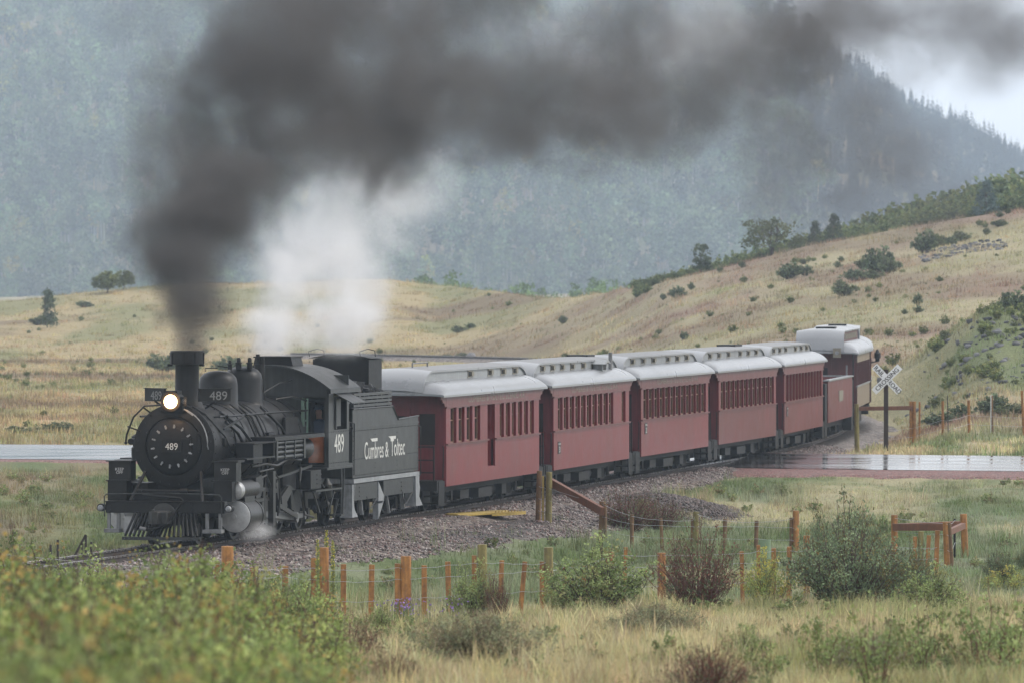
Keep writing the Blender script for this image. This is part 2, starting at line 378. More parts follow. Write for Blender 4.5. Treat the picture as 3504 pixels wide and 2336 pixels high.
CRY = np.array([1060, 1042, 1036, 1012, 995, 985, 975, 960, 953, 972, 998, 1024, 1012, 988, 918, 852, 812, 766, 726, 620])
def crest(px):
    cy = np.interp(px, [1500, 2300], [540, 420]); return cy, HC - (np.interp(px, CRP, CRY) - HY) / FPX * cy
def zbase(X, Y):
    X = np.asarray(X, float); Y = np.asarray(Y, float)
    px = np.clip(CX + X / np.maximum(Y, 40) * FPX, -400, 4200); cy, cz = crest(px)
    i = np.clip(np.searchsorted(PT, px) - 1, 0, len(PT) - 2); f = (px - PT[i]) / (PT[i + 1] - PT[i]); f = f * f * (3 - 2 * f)
    z = np.zeros(X.shape); z240 = 0
    j = np.clip(np.searchsorted(YT, Y, 'right') - 1, 0, len(YT) - 2); g = np.clip((Y - YT[j]) / (YT[j + 1] - YT[j]), 0, 1)
    z = (ZT[j, i] * (1 - f) + ZT[j, i + 1] * f) * (1 - g) + (ZT[j + 1, i] * (1 - f) + ZT[j + 1, i + 1] * f) * g
    z240 = ZT[-1, i] * (1 - f) + ZT[-1, i + 1] * f
    t = np.clip((Y - 240) / (cy - 240), 0, 1)
    pl = sstep(1500, 2600, px)                             # left meadow lies flat and then climbs; the right hill climbs steadily
    e = np.where(t < .66, 0, np.maximum(t - .66, 0) ** 1.25 / (.34 ** 1.25)); er = t ** 1.45
    up = z240 + (cz - z240) * (e * (1 - pl) + er * pl)
    d = Y - cy
    dn = cz - 2.6 * sstep(0, 60, d) - 1.6 * sstep(40, 300, d)
    z = np.where(Y > 240, np.where(d < 0, up, dn), z)
    k = np.exp(-(np.maximum(0, np.abs(X - 23.0) - 2.2) / 2.6) ** 2 - ((Y - 284) / 13) ** 2)   # the rocky knoll
    z = z + 2.2 * k
    z = z + (fbm(X / 3, Y / 5, 3) - .5) * .25 * sstep(30, 60, Y) + (fbm(X / 14, Y / 25, 5) - .5) * 1.1 * sstep(230, 300, Y) * (1 - .75 * (1 - pl) * sstep(460, 430, Y))
    return z
def road_z(X, Y, d, s):
    """the road plane: crossfall towards the camera"""
    c = np.interp(X, [-60, -17, 0, 6.4, 16, 60], [-.2, -.16, -.1, -.04, -.13, -.15])
    return c + d * s * .019
def tz(Y): return .5 * sstep(280, 400, Y)                     # the line climbs on a low bank where it loops behind the train
def zg(X, Y):
    z = zbase(X, Y)
    d, s = dist_path(TRK, X, Y); d2, s2 = dist_path(TRK2, X, Y, 8); d = np.minimum(d, d2); z = z + (-.34 + tz(Y) - z) * sstep(6.0, 2.2, d)
    d, s = dist_path(ROAD, X, Y, 2); w = sstep(9.5, 5.4, d); z = z + (road_z(X, Y, np.minimum(d, 5.2), s) - .09 - z) * w
    return z
def zg1(x, y): return float(zg(np.array([x]), np.array([y]))[0])
def G(px, Y, up=0):
    x = (px - CX) / FPX * Y; return Vector((x, Y, zg1(x, Y) + up))

STRAW, GOLD = np.array([.44, .385, .235]), np.array([.37, .30, .165])
OLIVE, GREEN, SAGE = np.array([.21, .21, .10]), np.array([.115, .15, .06]), np.array([.19, .215, .125])
RED, BROWN, DKBROWN = np.array([.25, .175, .125]), np.array([.17, .12, .075]), np.array([.10, .075, .055])
def mixc(a, b, t): return a * (1 - t[..., None]) + b * t[..., None]
def gcol(X, Y):
    X = np.asarray(X, float); Y = np.asarray(Y, float); one = np.ones(X.shape)
    n1 = fbm(X / 5, Y / 16, 11); n2 = fbm(X / 1.6, Y / 4, 21); n3 = fbm(X / 16, Y / 30, 31)
    near = mixc(mixc(STRAW + 0 * X[..., None], OLIVE * 1.2, .3 + .7 * sstep(.36, .66, n1)), BROWN, .35 * sstep(.5, .75, n2))
    d, s = dist_path(TRK, X, Y, 6); right = (s > 0)
    ditch = mixc(mixc(GREEN + 0 * X[..., None], SAGE, sstep(.4, .7, n2)), STRAW, .75 * sstep(.5, .68, n1))
    lefts = mixc(mixc(OLIVE + 0 * X[..., None], GREEN, sstep(.38, .65, n2)), RED, .6 * sstep(.48, .7, n1))
    mead = mixc(mixc(GOLD * .98 + 0 * X[..., None], OLIVE, .85 * sstep(.44, .66, n1)), BROWN, .8 * sstep(.52, .7, fbm(X / 22, Y / 14, 41)))
    hill = mixc(mixc(STRAW * .78 + 0 * X[..., None], RED * .95, .95 * sstep(.38, .6, n1)), OLIVE, .42 * sstep(.5, .7, n3))
    knoll = sstep(.12, .5, np.exp(-((X - 23) / 5) ** 2 - ((Y - 280) / 22) ** 2))
    hill = mixc(hill, mixc(GREEN * 1.1 + 0 * X[..., None], OLIVE, sstep(.4, .6, n2)), .8 * knoll)
    px = CX + X / np.maximum(Y, 30) * FPX
    far = mixc(mead, hill, sstep(1500, 2300, px))
    mid = np.where(right[..., None], ditch, lefts)
    verge = mixc(GREEN * 1.25 + 0 * X[..., None], STRAW, sstep(.4, .65, n2))
    mid = mixc(mid, np.where(right[..., None], verge, mid), sstep(185, 205, Y))
    c = mixc(near, mid, sstep(124, 134, Y)); c = mixc(c, far, sstep(216, 236, Y))
    return c

# ------------------------------------------------------------------ terrain, hills
def gridmesh(name, X, Y, Z, mat_, col=None):
    a, b = X.shape; V = np.stack([X, Y, Z], -1).reshape(-1, 3); i = np.arange(a * b).reshape(a, b)
    F = np.stack([i[:-1, :-1], i[:-1, 1:], i[1:, 1:], i[1:, :-1]], -1).reshape(-1, 4)
    return npmesh(name, V, F, mat_, None if col is None else col.reshape(-1, 3), smooth=True)
ys = np.concatenate([np.arange(-30, 90, 3), np.arange(90, 262, 1.0), np.arange(262, 640, 3), np.arange(640, 1060, 20), np.arange(1060, 5300, 200)])
T, YY = np.meshgrid(np.linspace(-1.9, 1.9, 250), ys); XX = T * (9 + .0782 * np.maximum(YY, 0))
ZZ = zg(XX, YY)
M['ground'] = groundmat('rough_grassy_soil')
link('ground', gridmesh('ground', XX, YY, ZZ, M['ground'], gcol(XX, YY) * .8), kind='structure')

CAPX = np.array([-1500, 0, 1800, 2400, 2786, 2950, 3100, 3250, 3400, 3504, 3700, 4300, 6000])
CAPY = np.array([-620, -620, -560, -190, 134, 205, 290, 360, 440, 486, 590, 760, 850])
def zmtn(X, Y):
    px = CX + X / Y * FPX; cap = HC - (np.interp(px, CAPX, CAPY) - HY) / FPX * 2548
    cap = cap - 6 + (fbm(X / 30, Y / 50, 61) - .5) * 6
    t = (Y - 1884) / 664; z = -9 + (cap + 9) * np.clip(t, 0, 1) + (fbm(X / 60, Y / 70, 62) - .5) * 12 * sstep(0, .3, t)
    return z - 40 * np.clip(t - 1, 0, 3)
Xm, Ym = np.meshgrid(np.linspace(-480, 620, 180), np.linspace(1800, 3700, 150))
cm = mixc(np.array([.10, .11, .06]) + 0 * Xm[..., None], np.array([.22, .17, .11]), sstep(.5, .65, fbm(Xm / 45, Ym / 16, 63)))
link('mountain', gridmesh('mountain', Xm, Ym, zmtn(Xm, Ym), M['ground'], cm), kind='structure')

# ------------------------------------------------------------------ road
m, n, l, b = newmat('wet_asphalt')
g = n.new('ShaderNodeNewGeometry'); mp = n.new('ShaderNodeMapping'); mp.inputs['Scale'].default_value = (.10, .9, 1)
z = n.new('ShaderNodeTexNoise'); z.inputs['Scale'].default_value = 1.6; z.inputs['Detail'].default_value = 6
l.new(g.outputs['Position'], mp.inputs['Vector']); l.new(mp.outputs['Vector'], z.inputs['Vector'])
r = n.new('ShaderNodeMapRange'); r.inputs['From Min'].default_value = .35; r.inputs['From Max'].default_value = .65
r.inputs['To Min'].default_value = .04; r.inputs['To Max'].default_value = .26; l.new(z.outputs['Fac'], r.inputs['Value']); l.new(r.outputs['Result'], b.inputs['Roughness'])
c = n.new('ShaderNodeValToRGB'); c.color_ramp.elements[0].color = (.02, .02, .021, 1); c.color_ramp.elements[1].color = (.055, .05, .051, 1)
l.new(z.outputs['Fac'], c.inputs['Fac']); l.new(c.outputs['Color'], b.inputs['Base Color']); b.inputs['Specular IOR Level'].default_value = .6
z2 = n.new('ShaderNodeTexNoise'); z2.inputs['Scale'].default_value = 1.3; z2.inputs['Detail'].default_value = 3; l.new(g.outputs['Position'], z2.inputs['Vector'])
bp = n.new('ShaderNodeBump'); bp.inputs['Strength'].default_value = .12; bp.inputs['Distance'].default_value = .02; l.new(z2.outputs['Fac'], bp.inputs['Height']); l.new(bp.outputs['Normal'], b.inputs['Normal'])
M['asphalt'] = m
def strip(path, offs, up, name, mat_, col=None):
    d = np.gradient(path, axis=0); d /= np.linalg.norm(d, axis=1)[:, None]; nr = np.stack([d[:, 1], -d[:, 0]], 1)   # right of travel
    X = np.stack([path[:, 0] + nr[:, 0] * o for o in offs], 1); Y = np.stack([path[:, 1] + nr[:, 1] * o for o in offs], 1)
    O = np.array(offs)[None, :] + 0 * X
    return gridmesh(name, X, Y, up(X, Y, O), mat_, None if col is None else col(X, Y, O))
ROADD = catmull([(90, 201), (50, 203.5), (16, 205), (6.4, 206), (0, 209), (-8, 215), (-17, 220), (-60, 236), (-120, 250)], .5)
sgn = lambda X, Y: dist_path(ROAD, X, Y, 2)
def road_up(X, Y, O):
    d, s = sgn(X, Y); return road_z(X, Y, d, s)
link('road', strip(ROADD, list(np.linspace(-5, 5, 15)), road_up, 'road', M['asphalt']), kind='structure')
M['redgravel'] = gravelmat('red_cinder_gravel', [(.15, .06, .05), (.20, .08, .07), (.12, .07, .065), (.24, .15, .13)], 14)
def sh_up(X, Y, O): 
    d, s = sgn(X, Y); return road_z(X, Y, d, s) - .012 - np.where(O > 0, .06 * sstep(5.2, 6.6, np.abs(O)) + .25 * sstep(6.3, 7.4, np.abs(O) + fbm(X / 2, Y, 71) * .9), 0) if O.max() > 0 else np.maximum(road_z(X, Y, d, s) - .012 - .3 * sstep(5.6, 8, np.abs(O)), zg(X, Y) + .05) - .3 * sstep(7.6, 9.6, np.abs(O) + (fbm(X / 2.5, Y / 2, 71) - .5) * 4)
one3 = lambda X, Y, O: np.ones(X.shape + (3,))
for sg in (-1, 1):
    link('road_shoulder', strip(ROADD, [sg * v for v in ((5.0, 5.3, 5.7, 6.1, 6.5, 6.9, 7.3) if sg > 0 else (5.0, 5.4, 5.9, 6.4, 7, 7.6, 8.2, 8.8, 9.4, 10, 10.6))], sh_up, 'road_shoulder', M['redgravel'], one3), kind='structure')

# ------------------------------------------------------------------ track: ballast, sleepers, rails
smax = trk_s(264); ss = np.arange(0, TS[-1], .3)
PTH = np.stack([np.interp(ss, TS, TRK[:, 0]), np.interp(ss, TS, TRK[:, 1])], 1)
def bal_up(X, Y, O):
    a = np.abs(O); n = fbm(X / .8, Y / .8, 81); cr = tz(Y) - .12 - .42 * np.clip(a - 1.3, 0, 9) ** 1.1
    wide = np.where(O > 0, 2.1 + (1.3 + 1.2 * sstep(140, 162, Y)) * sstep(181, 170, Y), 2.4) + (fbm(X / 2.5, Y / 2.5, 82) - .5) * 1.8
    lip = .05 + (n - .5) * .12 - .5 * sstep(-.3, .5, a - wide)
    z = np.maximum(cr, zg(X, Y) + lip) + (n - .5) * .05
    d, s = sgn(X, Y); return np.where((d < 5.3) | ((d < 7.5) & (a > 1.6)), np.minimum(z, road_z(X, Y, d, s) - .12), z)
def bal_col(X, Y, O):
    dark = sstep(.45, .62, fbm(X / 2.2, Y / 6, 83)) * sstep(1.8, 2.5, O) * sstep(4.5, 3.4, O)
    mid_dark = sstep(1.5, 1.0, np.abs(O)) * .72  # ballast darkened about the track's centre line
    return (np.clip(1 - .62 * dark - mid_dark, .2, 1) * (.8 + .4 * fbm(X, Y, 84)))[..., None] * np.ones(3)
M['ballast'] = gravelmat('crushed_pink_grey_ballast', [(.045, .038, .035), (.11, .088, .078), (.19, .16, .14), (.065, .052, .044), (.145, .105, .085), (.28, .245, .215)], 11)
link('ballast', strip(PTH, [-3.6, -3, -2.5, -2.1, -1.7, -1.3, -.9, -.4, 0, .4, .9, 1.3, 1.6, 1.9, 2.2, 2.5, 2.9, 3.3, 3.8, 4.3, 4.8, 5.4], bal_up, 'ballast', M['ballast'], bal_col), kind='structure')
link('ballast', strip(TRK2, list(np.linspace(-3.6, 3.6, 19)), bal_up, 'ballast', M['ballast'], bal_col), kind='structure')
tk = empty('railway_track', (0, 0, 0), kind='structure')
def railmesh(side, p=PTH):
    d = np.gradient(p, axis=0); d /= np.linalg.norm(d, axis=1)[:, None]; nr = np.stack([d[:, 1], -d[:, 0]], 1)
    prof = [(-.035, -.005), (-.028, 0), (.028, 0), (.035, -.005), (.033, -.032), (.009, -.045), (.009, -.105), (.06, -.12), (.06, -.132), (-.06, -.132), (-.06, -.12), (-.009, -.105), (-.009, -.045), (-.033, -.032)]
    mb = MB(); mb.loft([[(p[k, 0] + nr[k, 0] * (side * .457 + a), p[k, 1] + nr[k, 1] * (side * .457 + a), z * 1.25 + float(tz(p[k, 1]))) for a, z in prof] for k in range(len(p))], closed=True)
    for k in range(len(mb.f)): mb.fm[k] = 0 if (k % 14) in (0, 1, 2, 3, 13) else 1
    return mb
for sd_ in (-1, 1): railmesh(sd_, TRK2).build('rail', [M['steel'], M['rust']], tk, ang=30)
for sd_ in (-1, 1): railmesh(sd_).build('rail', [M['steel'], M['rust']], tk, ang=30)
tb = MB(); rnd = random.Random(3); s_ = 2
while s_ < smax:
    p = trk(s_); q = trk(s_ + .1) - p; a = math.atan2(q[1], q[0]) - math.pi / 2 + rnd.uniform(-.02, .02)
    tb.box(-1.05, 1.05 + rnd.uniform(-.06, .1), -.1, .1, -.3, -.134 - rnd.uniform(0, .02), Matrix.Translation((p[0], p[1], 0)) @ Matrix.Rotation(a, 4, 'Z')); s_ += .56 + rnd.uniform(-.03, .03)
tb.build('sleepers', M['tie'], tk, smooth=False)
# dark heap of spare gravel beside the line
hx, hy = np.meshgrid(np.linspace(-1, 1, 40), np.linspace(-1, 1, 40)); hc = G(2290, 176)
HX, HYY = hc.x + hx * 2.5, hc.y + hy * 7; rr = np.hypot(hx, hy)
hz = zg(HX, HYY) + .3 * sstep(1, .1, rr + (fbm(HX, HYY / 2, 88) - .5) * .5) - .08
M['darkgravel'] = gravelmat('dark_gravel', [(.036, .027, .024), (.06, .045, .04), (.10, .08, .07), (.022, .018, .016)], 9)
tag(link('gravel_heap', gridmesh('gravel_heap', HX, HYY, hz, M['darkgravel'], np.ones((40, 40, 3)))), 'low dark gravel heap between the post and rail fence and the wet road', 'gravel', kind='stuff')

# ------------------------------------------------------------------ forest on the mountain
rng = np.random.default_rng(5)
def cards(cen, size, rng, flat=.0, squash=1.0):
    """two-sided leaf clumps: one quad for each centre"""
    n = len(cen); a = rng.normal(size=(n, 3)); a[:, 2] *= 1 - flat; a /= np.linalg.norm(a, axis=1)[:, None]
    b = rng.normal(size=(n, 3)); b[:, 2] *= 1 - flat; b -= (b * a).sum(1)[:, None] * a; b /= np.linalg.norm(b, axis=1)[:, None]
    s = (size * rng.uniform(.6, 1.3, n))[:, None]; a = a * s; b = b * s * squash
    V = np.stack([cen - a, cen + .25 * a - b, cen + a, cen - .1 * a + b], 1).reshape(-1, 3)
    return V, np.arange(4 * n).reshape(n, 4)
def aspen(rng, H=13):
    tr = []; V = []; C = []
    k = 5; zz = np.linspace(0, H * .72, 6); off = np.cumsum(rng.normal(0, .1, (6, 2)), 0); r = np.linspace(.17, .05, 6)
    ring = np.stack([np.cos(np.arange(k) * 2 * np.pi / k), np.sin(np.arange(k) * 2 * np.pi / k)], 1)
    tv = np.concatenate([np.concatenate([ring * r[i] + off[i], np.full((k, 1), zz[i])], 1) for i in range(6)])
    tf = np.array([(i * k + j, i * k + (j + 1) % k, (i + 1) * k + (j + 1) % k, (i + 1) * k + j) for i in range(5) for j in range(k)])
    ncl = 12; th = rng.uniform(0, 6.3, ncl); u = rng.uniform(0, 1, ncl); hz = H * (.48 + .48 * u); rad = H * .17 * np.sqrt(np.clip(1 - ((u - .38) / .66) ** 2, .05, 1)) * rng.uniform(.3, 1, ncl)
    cc = np.stack([np.cos(th) * rad, np.sin(th) * rad, hz], 1)
    cen = np.repeat(cc, 9, 0) + rng.normal(0, H * .042, (ncl * 9, 3)); lv, lf = cards(cen, .50, rng)
    tint = np.repeat(np.repeat(rng.uniform(.6, 1.4, ncl), 9), 4)[:, None]; base = np.array([.115, .16, .085]) * tint
    return np.concatenate([tv, lv]), np.concatenate([tf, lf + len(tv)]), np.concatenate([np.full((len(tv), 3), .30), base])
def conifer(rng, H=12, col=(.026, .042, .038), lay=90, per=1):
    zz = .06 + .92 * rng.uniform(0, 1, lay) ** .9; V = []; C = []
    tv = np.array([(-.12, -.1, 0), (.12, -.1, 0), (0, .14, 0), (0, 0, H)]); tf = np.array([(0, 1, 3, 3), (1, 2, 3, 3), (2, 0, 3, 3)])
    for z in np.repeat(zz, 1):
        rr = H * .20 * (1 - z) ** .9 + .10
        for j in range(per):
            a = rng.uniform(0, 6.3); L = rr * rng.uniform(.7, 1.2); d = np.array([math.cos(a), math.sin(a), 0]); t = np.array([-d[1], d[0], 0]) * L * .42
            o = np.array([0, 0, z * H]); e = o + d * L + np.array([0, 0, -.28 * L]); mid = o + d * L * .5 + np.array([0, 0, rng.uniform(-.05, .12) * L])
            V.append([o, mid - t, e, mid + t]); C.append(np.array(col) * rng.uniform(.7, 1.4))
    lv = np.array(V).reshape(-1, 3); lf = np.arange(len(lv)).reshape(-1, 4)
    tf = np.array([(0, 1, 3), (1, 2, 3), (2, 0, 3)])
    return np.concatenate([tv, lv]), [tf, lf + 4], np.concatenate([np.full((4, 3), .06), np.repeat(np.array(C), 4, 0)])
def quadify(F): return F if isinstance(F, np.ndarray) else np.concatenate([F[1], F[0][:, [0, 1, 2, 2]]]) if 0 else F
def scatter(templates, pos, scale, tint, rng):
    """copies of mesh templates as one mesh (a wood nobody could count)"""
    Vs, F4, F3, Cs = [], [], [], []; o = 0
    pick = rng.integers(0, len(templates), len(pos))
    for k, (V, F, C) in enumerate(templates):
        idx = np.where(pick == k)[0]
        if not len(idx): continue
        a = rng.uniform(0, 6.3, len(idx)); ca, sa = np.cos(a)[:, None], np.sin(a)[:, None]; sc = scale[idx][:, None]
        x = (V[None, :, 0] * ca - V[None, :, 1] * sa) * sc + pos[idx, 0:1]; y = (V[None, :, 0] * sa + V[None, :, 1] * ca) * sc + pos[idx, 1:2]
        z = V[None, :, 2] * sc + pos[idx, 2:3]
        Vs.append(np.stack([x, y, z], -1).reshape(-1, 3)); Cs.append((C[None] * tint[idx][:, None, :]).reshape(-1, 3))
        base = o + np.arange(len(idx))[:, None, None] * len(V)
        for f in (F if isinstance(F, list) else [F]): (F3 if f.shape[1] == 3 else F4).append((f[None] + base).reshape(-1, f.shape[1]))
        o += len(V) * len(idx)
    Fo = []
    if F4: Fo.append(np.concatenate(F4))
    if F3: Fo.append(np.concatenate(F3))
    return np.concatenate(Vs), Fo, np.concatenate(Cs)
asp = [aspen(rng, h) for h in (11, 12, 13, 14, 13, 12)]; con = [conifer(rng, h) for h in (9, 11, 13, 12)]
N = 15000; px = rng.uniform(-200, 3700, N); Yp = 1880 + 700 * rng.uniform(0, 1, N)
Xp = (px - CX) / FPX * Yp; Zp = zmtn(Xp, Yp); py = HY - (Zp - HC) / Yp * FPX
keep = (py > -330); glade = fbm(Xp / 55, Yp / 13, 91) > .63; keep &= ~(glade & (px < 2300))
keep &= ~((np.abs(py - 905 + 10 * np.sin(px / 90)) < 16) & (px < 560))
Xp, Yp, Zp, px = Xp[keep], Yp[keep], Zp[keep], px[keep]
pc = np.where(px > 2500, .45 + .55 * sstep(2500, 2900, px), .10 + .35 * (fbm(Xp / 27, Yp / 36, 92) > .58)); isc = rng.uniform(0, 1, len(px)) < pc
pos = np.stack([Xp, Yp, Zp - .2], 1)
tint = (.25 + 1.35 * fbm(Xp / 45, Yp / 30, 93))[:, None] * rng.uniform(.6, 1.5, (len(px), 1)) * (1 + rng.uniform(-.1, .1, (len(px), 3))); yel = rng.uniform(0, 1, len(px)) < .03
tint[yel] *= np.array([1.9, 1.35, .6])
V, F, C = scatter(asp, pos[~isc], rng.uniform(.65, 1.15, (~isc).sum()), tint[~isc], rng)
tag(link('aspen_forest', npmesh('aspen_forest', V, F, M['forest'], C)), 'hazy blue green aspen forest covering the mountainside', 'forest', kind='stuff')
V, F, C = scatter(con, pos[isc], rng.uniform(.45, .85, isc.sum()), tint[isc], rng)
tag(link('conifer_forest', npmesh('conifer_forest', V, F, M['forest'], C)), 'dark pointed conifer forest on the sloping mountain ridge', 'forest', kind='stuff')
# brushy wood at the foot of the mountain, just beyond the grassy ridge
nb = 150; px = np.concatenate([rng.uniform(1400, 2150, 130), rng.uniform(1330, 2200, 20)]); Yp = rng.uniform(700, 900, nb); Xp = (px - CX) / FPX * Yp
pos = np.stack([Xp, Yp, zbase(Xp, Yp) - .3], 1)
V, F, C = scatter(asp, pos, rng.uniform(.16, .40, nb), np.array([1.25, 1.35, 1.05]) * rng.uniform(.7, 1.4, (nb, 1)), rng)
tag(link('valley_woods', npmesh('valley_woods', V, F, M['forest'], C)), 'pale green brushy woods in the valley behind the golden ridge', 'woods', kind='stuff')

# ------------------------------------------------------------------ locomotive  (local: x right, y back along the train, z up from the rail)
def place(front, rear):
    a, b = np.array(front), np.array(rear); d = b - a
    return (a[0], a[1], 0), -math.atan2(d[0], d[1])
s0 = trk_s(139.7)
loc, rz = place(trk(s0), trk(s0 + 10))
L = empty('steam_locomotive', loc, rz, label='black steam locomotive with lit headlight hauling the train', cat='locomotive')
BZ, BR = 2.11, .87
B, SO = M['black'], M['soot']
# smokebox, boiler, bands
mb = MB(); mb.lathe([(BR, 0), (BR, 1.75)], (0, .75, BZ), (0, 1, 0), 48)
for y in (.78, 2.45): mb.lathe([(BR + .02, 0), (BR + .02, .06)], (0, y, BZ), (0, 1, 0), 48)
for i in range(36):
    a = 2 * math.pi * i / 36
    for y in (.9, 2.3): mb.cyl((BR * math.cos(a), y, BZ + BR * math.sin(a)), ((BR + .018) * math.cos(a), y, BZ + (BR + .018) * math.sin(a)), .018, n=6)
mb.build('smokebox', SO, L)
mb = MB(); mb.lathe([(BR * .985, 0), (BR * .985, 3.0), (BR * 1.06, 4.2), (BR * 1.06, 5.8)], (0, 2.5, BZ), (0, 1, 0), 48)
for y in (3.35, 4.25, 5.1, 6.0, 6.9, 7.7): 
    rr = BR * np.interp(y - 2.5, [0, 3, 4.2, 5.8], [.985, .985, 1.06, 1.06]) + .012
    mb.m = 1; mb.lathe([(rr, 0), (rr, .07)], (0, y, BZ), (0, 1, 0), 48); mb.m = 0
mb.build('boiler', [M['jacket'], SO], L)
# smokebox front ring, door with dogs, number plate
mb = MB(); mb.lathe([(BR + .025, 0), (BR + .03, -.05), (BR - .06, -.085), (.64, -.1), (.62, -.07), (.60, -.1), (.55, -.13), (.3, -.17), (.01, -.18)], (0, .75, BZ), (0, 1, 0), 56)
for i in range(24):
    a = 2 * math.pi * (i + .5) / 24; p = ((BR - .05) * math.cos(a), .67, BZ + (BR - .05) * math.sin(a)); mb.cyl(p, (p[0], p[1] - .03, p[2]), .022, n=6)
fr = mb.build('smokebox_front', SO, L)
mb = MB(); mb.lathe([(.40, 0), (.40, -.03), (.34, -.05), (.01, -.06)], (0, .605, BZ), (0, 1, 0), 40)
mb.box(.2, .46, .52, .56, BZ + .14, BZ + .17); mb.box(.2, .46, .52, .56, BZ - .19, BZ - .16); mb.cyl((.43, .54, BZ - .22), (.43, .54, BZ + .2), .02, n=8)
dr = mb.build('smokebox_door', SO, L)
for i in range(14):
    a = 2 * math.pi * (i + .25) / 14; c, s = math.cos(a), math.sin(a); mb = MB()
    mb.cyl((.42 * c, .56, BZ + .42 * s), (.42 * c, .52, BZ + .42 * s), .022, n=8); mb.bar((.39 * c, .525, BZ + .39 * s), (.47 * c, .53, BZ + .47 * s), .03); mb.build('door_dog', M['pale'], dr)
mb = MB(); mb.box(-.21, .21, .49, .535, BZ - .115, BZ + .115); mb.box(-.23, .23, .48, .49, BZ + .11, BZ + .125); mb.box(-.23, .23, .48, .49, BZ - .125, BZ - .11)
mb.m = 1; mb.text('489', frame((0, .489, BZ), (1, 0, 0), (0, 0, 1)), .135, .145, .006)
mb.build('number_plate', [SO, M['white']], L)
# front handrail arcs and the grab rails on the face
mb = MB(); mb.tube([(.40 + .06, .55, BZ + .66)] + [(.80 * math.sin(t), .50, BZ + .05 + .80 * math.cos(t)) for t in np.linspace(.35, 1.62, 12)] + [(.79, .6, BZ - .06)], .013); mb.build('conduit', M['pale'], L)
mb = MB(); mb.tube([(-.3, .9, BZ + .88), (-.62, .55, BZ + .86), (-.85, .5, BZ + .62), (-1.0, .5, BZ + .25), (-1.02, .5, BZ + .1)], .022); mb.lathe([(.0, -.04), (.035, -.02), (.035, .02), (.0, .04)], (-1.02, .5, BZ + .07), n=10)
mb.tube([(-.98, .5, BZ + .42), (-.7, .7, BZ + .30)], .018); mb.tube([(-.66, .55, BZ + .84), (-.5, .75, BZ + .68)], .018)
mb.build('handrail', B, L)
for x in (-.57, .57): mb = MB(); mb.tube([(x, .62, BZ + .3), (x, .57, BZ + .28), (x, .57, BZ - .1), (x, .62, BZ - .12)], .014); mb.build('grab_iron', B, L)
# headlight
hl = MB(); hl.lathe([(.19, .0), (.215, .0), (.215, .06), (.2, .1), (.2, .42), (.13, .5)], (0, .42, 3.07), (0, 1, 0), 28); hl.box(-.24, .24, .55, .85, 2.86, 3.02)
hl.box(-.13, .13, .5, .85, 3.2, 3.3)
hl.box(.19, .33, .52, .54, 2.97, 3.17)
hl.m = 1; hl.text('489', frame((.265, .518, 3.07), (1, 0, 0), (0, 0, 1)), .055, .1)
h = hl.build('headlight', [SO, M['dimwhite']], L)
mb = MB(); mb.lathe([(.0, -.05), (.09, -.042), (.15, -.02), (.185, .02)], (0, .44, 3.07), (0, 1, 0), 28); lens = mb.build('lens', M['lamp'], h)
mb = MB(); mb.lathe([(.183, .02), (.186, -.01), (.212, -.012), (.214, .02)], (0, .44, 3.07), (0, 1, 0), 28); mb.build('glow_ring', M['glowring'], h)  # added ring, emits orange to imitate the headlight's warm glare
hd = bpy.data.lights.new('headlight_bulb', 'POINT'); hd.energy = 14; hd.color = (1, .55, .22); hd.shadow_soft_size = .12; hb = bpy.data.objects.new('headlight_bulb', hd); COL.objects.link(hb); hb.parent = h; hb.location = (0, .22, 3.07)
# number boards either side of the stack base
for sg in (1, -1):
    mb = MB(); r_ = Vector((math.cos(R(40)), sg * math.sin(R(40)), 0)); c = Vector((sg * .68, 1.5, 3.19))
    f = frame(c, r_, (0, 0, 1)); mb.box(-.37, .37, -.135, .135, -.06, 0, f); mb.box(-.39, .39, .135, .15, -.07, .02, f)
    mb.m = 1; mb.text('489', f @ Matrix.Translation((.08, -.01, .002)), .20, .19, .006)
    mb.m = 0; mb.bar(c + Vector((0, .05, -.13)), Vector((sg * .45, 1.55, 2.9)), .04)
    mb.build('number_board', [SO, M['dimwhite']], L)
# smokestack with spark arrester
mb = MB(); mb.lathe([(.42, -.36), (.36, -.24), (.29, -.1), (.262, .1), (.255, .66), (.275, .7)], (0, 1.7, 3.18), n=36); st = mb.build('smokestack', SO, L)
mb = MB(); mb.lathe([(.30, 0), (.365, .01), (.365, .285), (.35, .3), (.30, .3), (.28, .25), (.27, .02)], (0, 1.7, 3.84), n=36)
for a in range(0, 360, 45): mb.bar((.365 * math.cos(R(a)), 1.7 + .365 * math.sin(R(a)), 3.86), (.375 * math.cos(R(a)), 1.7 + .375 * math.sin(R(a)), 4.1), .03)
for sg in (-1, 1): mb.cyl((sg * .3, 1.62, 3.83), (sg * .41, 1.6, 3.83), .025, n=8)
mb.build('spark_arrester', SO, st)
# domes
for name, y, h_ in (('sand_dome', 4.15, 3.68), ('steam_dome', 6.2, 3.74)):
    mb = MB(); z0 = 2.75; k = h_ - z0
    mb.lathe([(.62, -.02), (.5, .1), (.44, .22), (.43, k - .3), (.40, k - .16), (.32, k - .07), (.2, k - .02), (.01, k)], (0, y, z0), n=40)
    d = mb.build(name, B, L)
mb = MB(); mb.tube([(-.25, 4.0, 3.66), (-.25, 4.0, 3.73), (.0, 4.1, 3.73), (.0, 4.1, 3.78), (.25, 4.2, 3.74), (.3, 4.25, 3.64)], .012); mb.build('dome_pipework', SO, L)
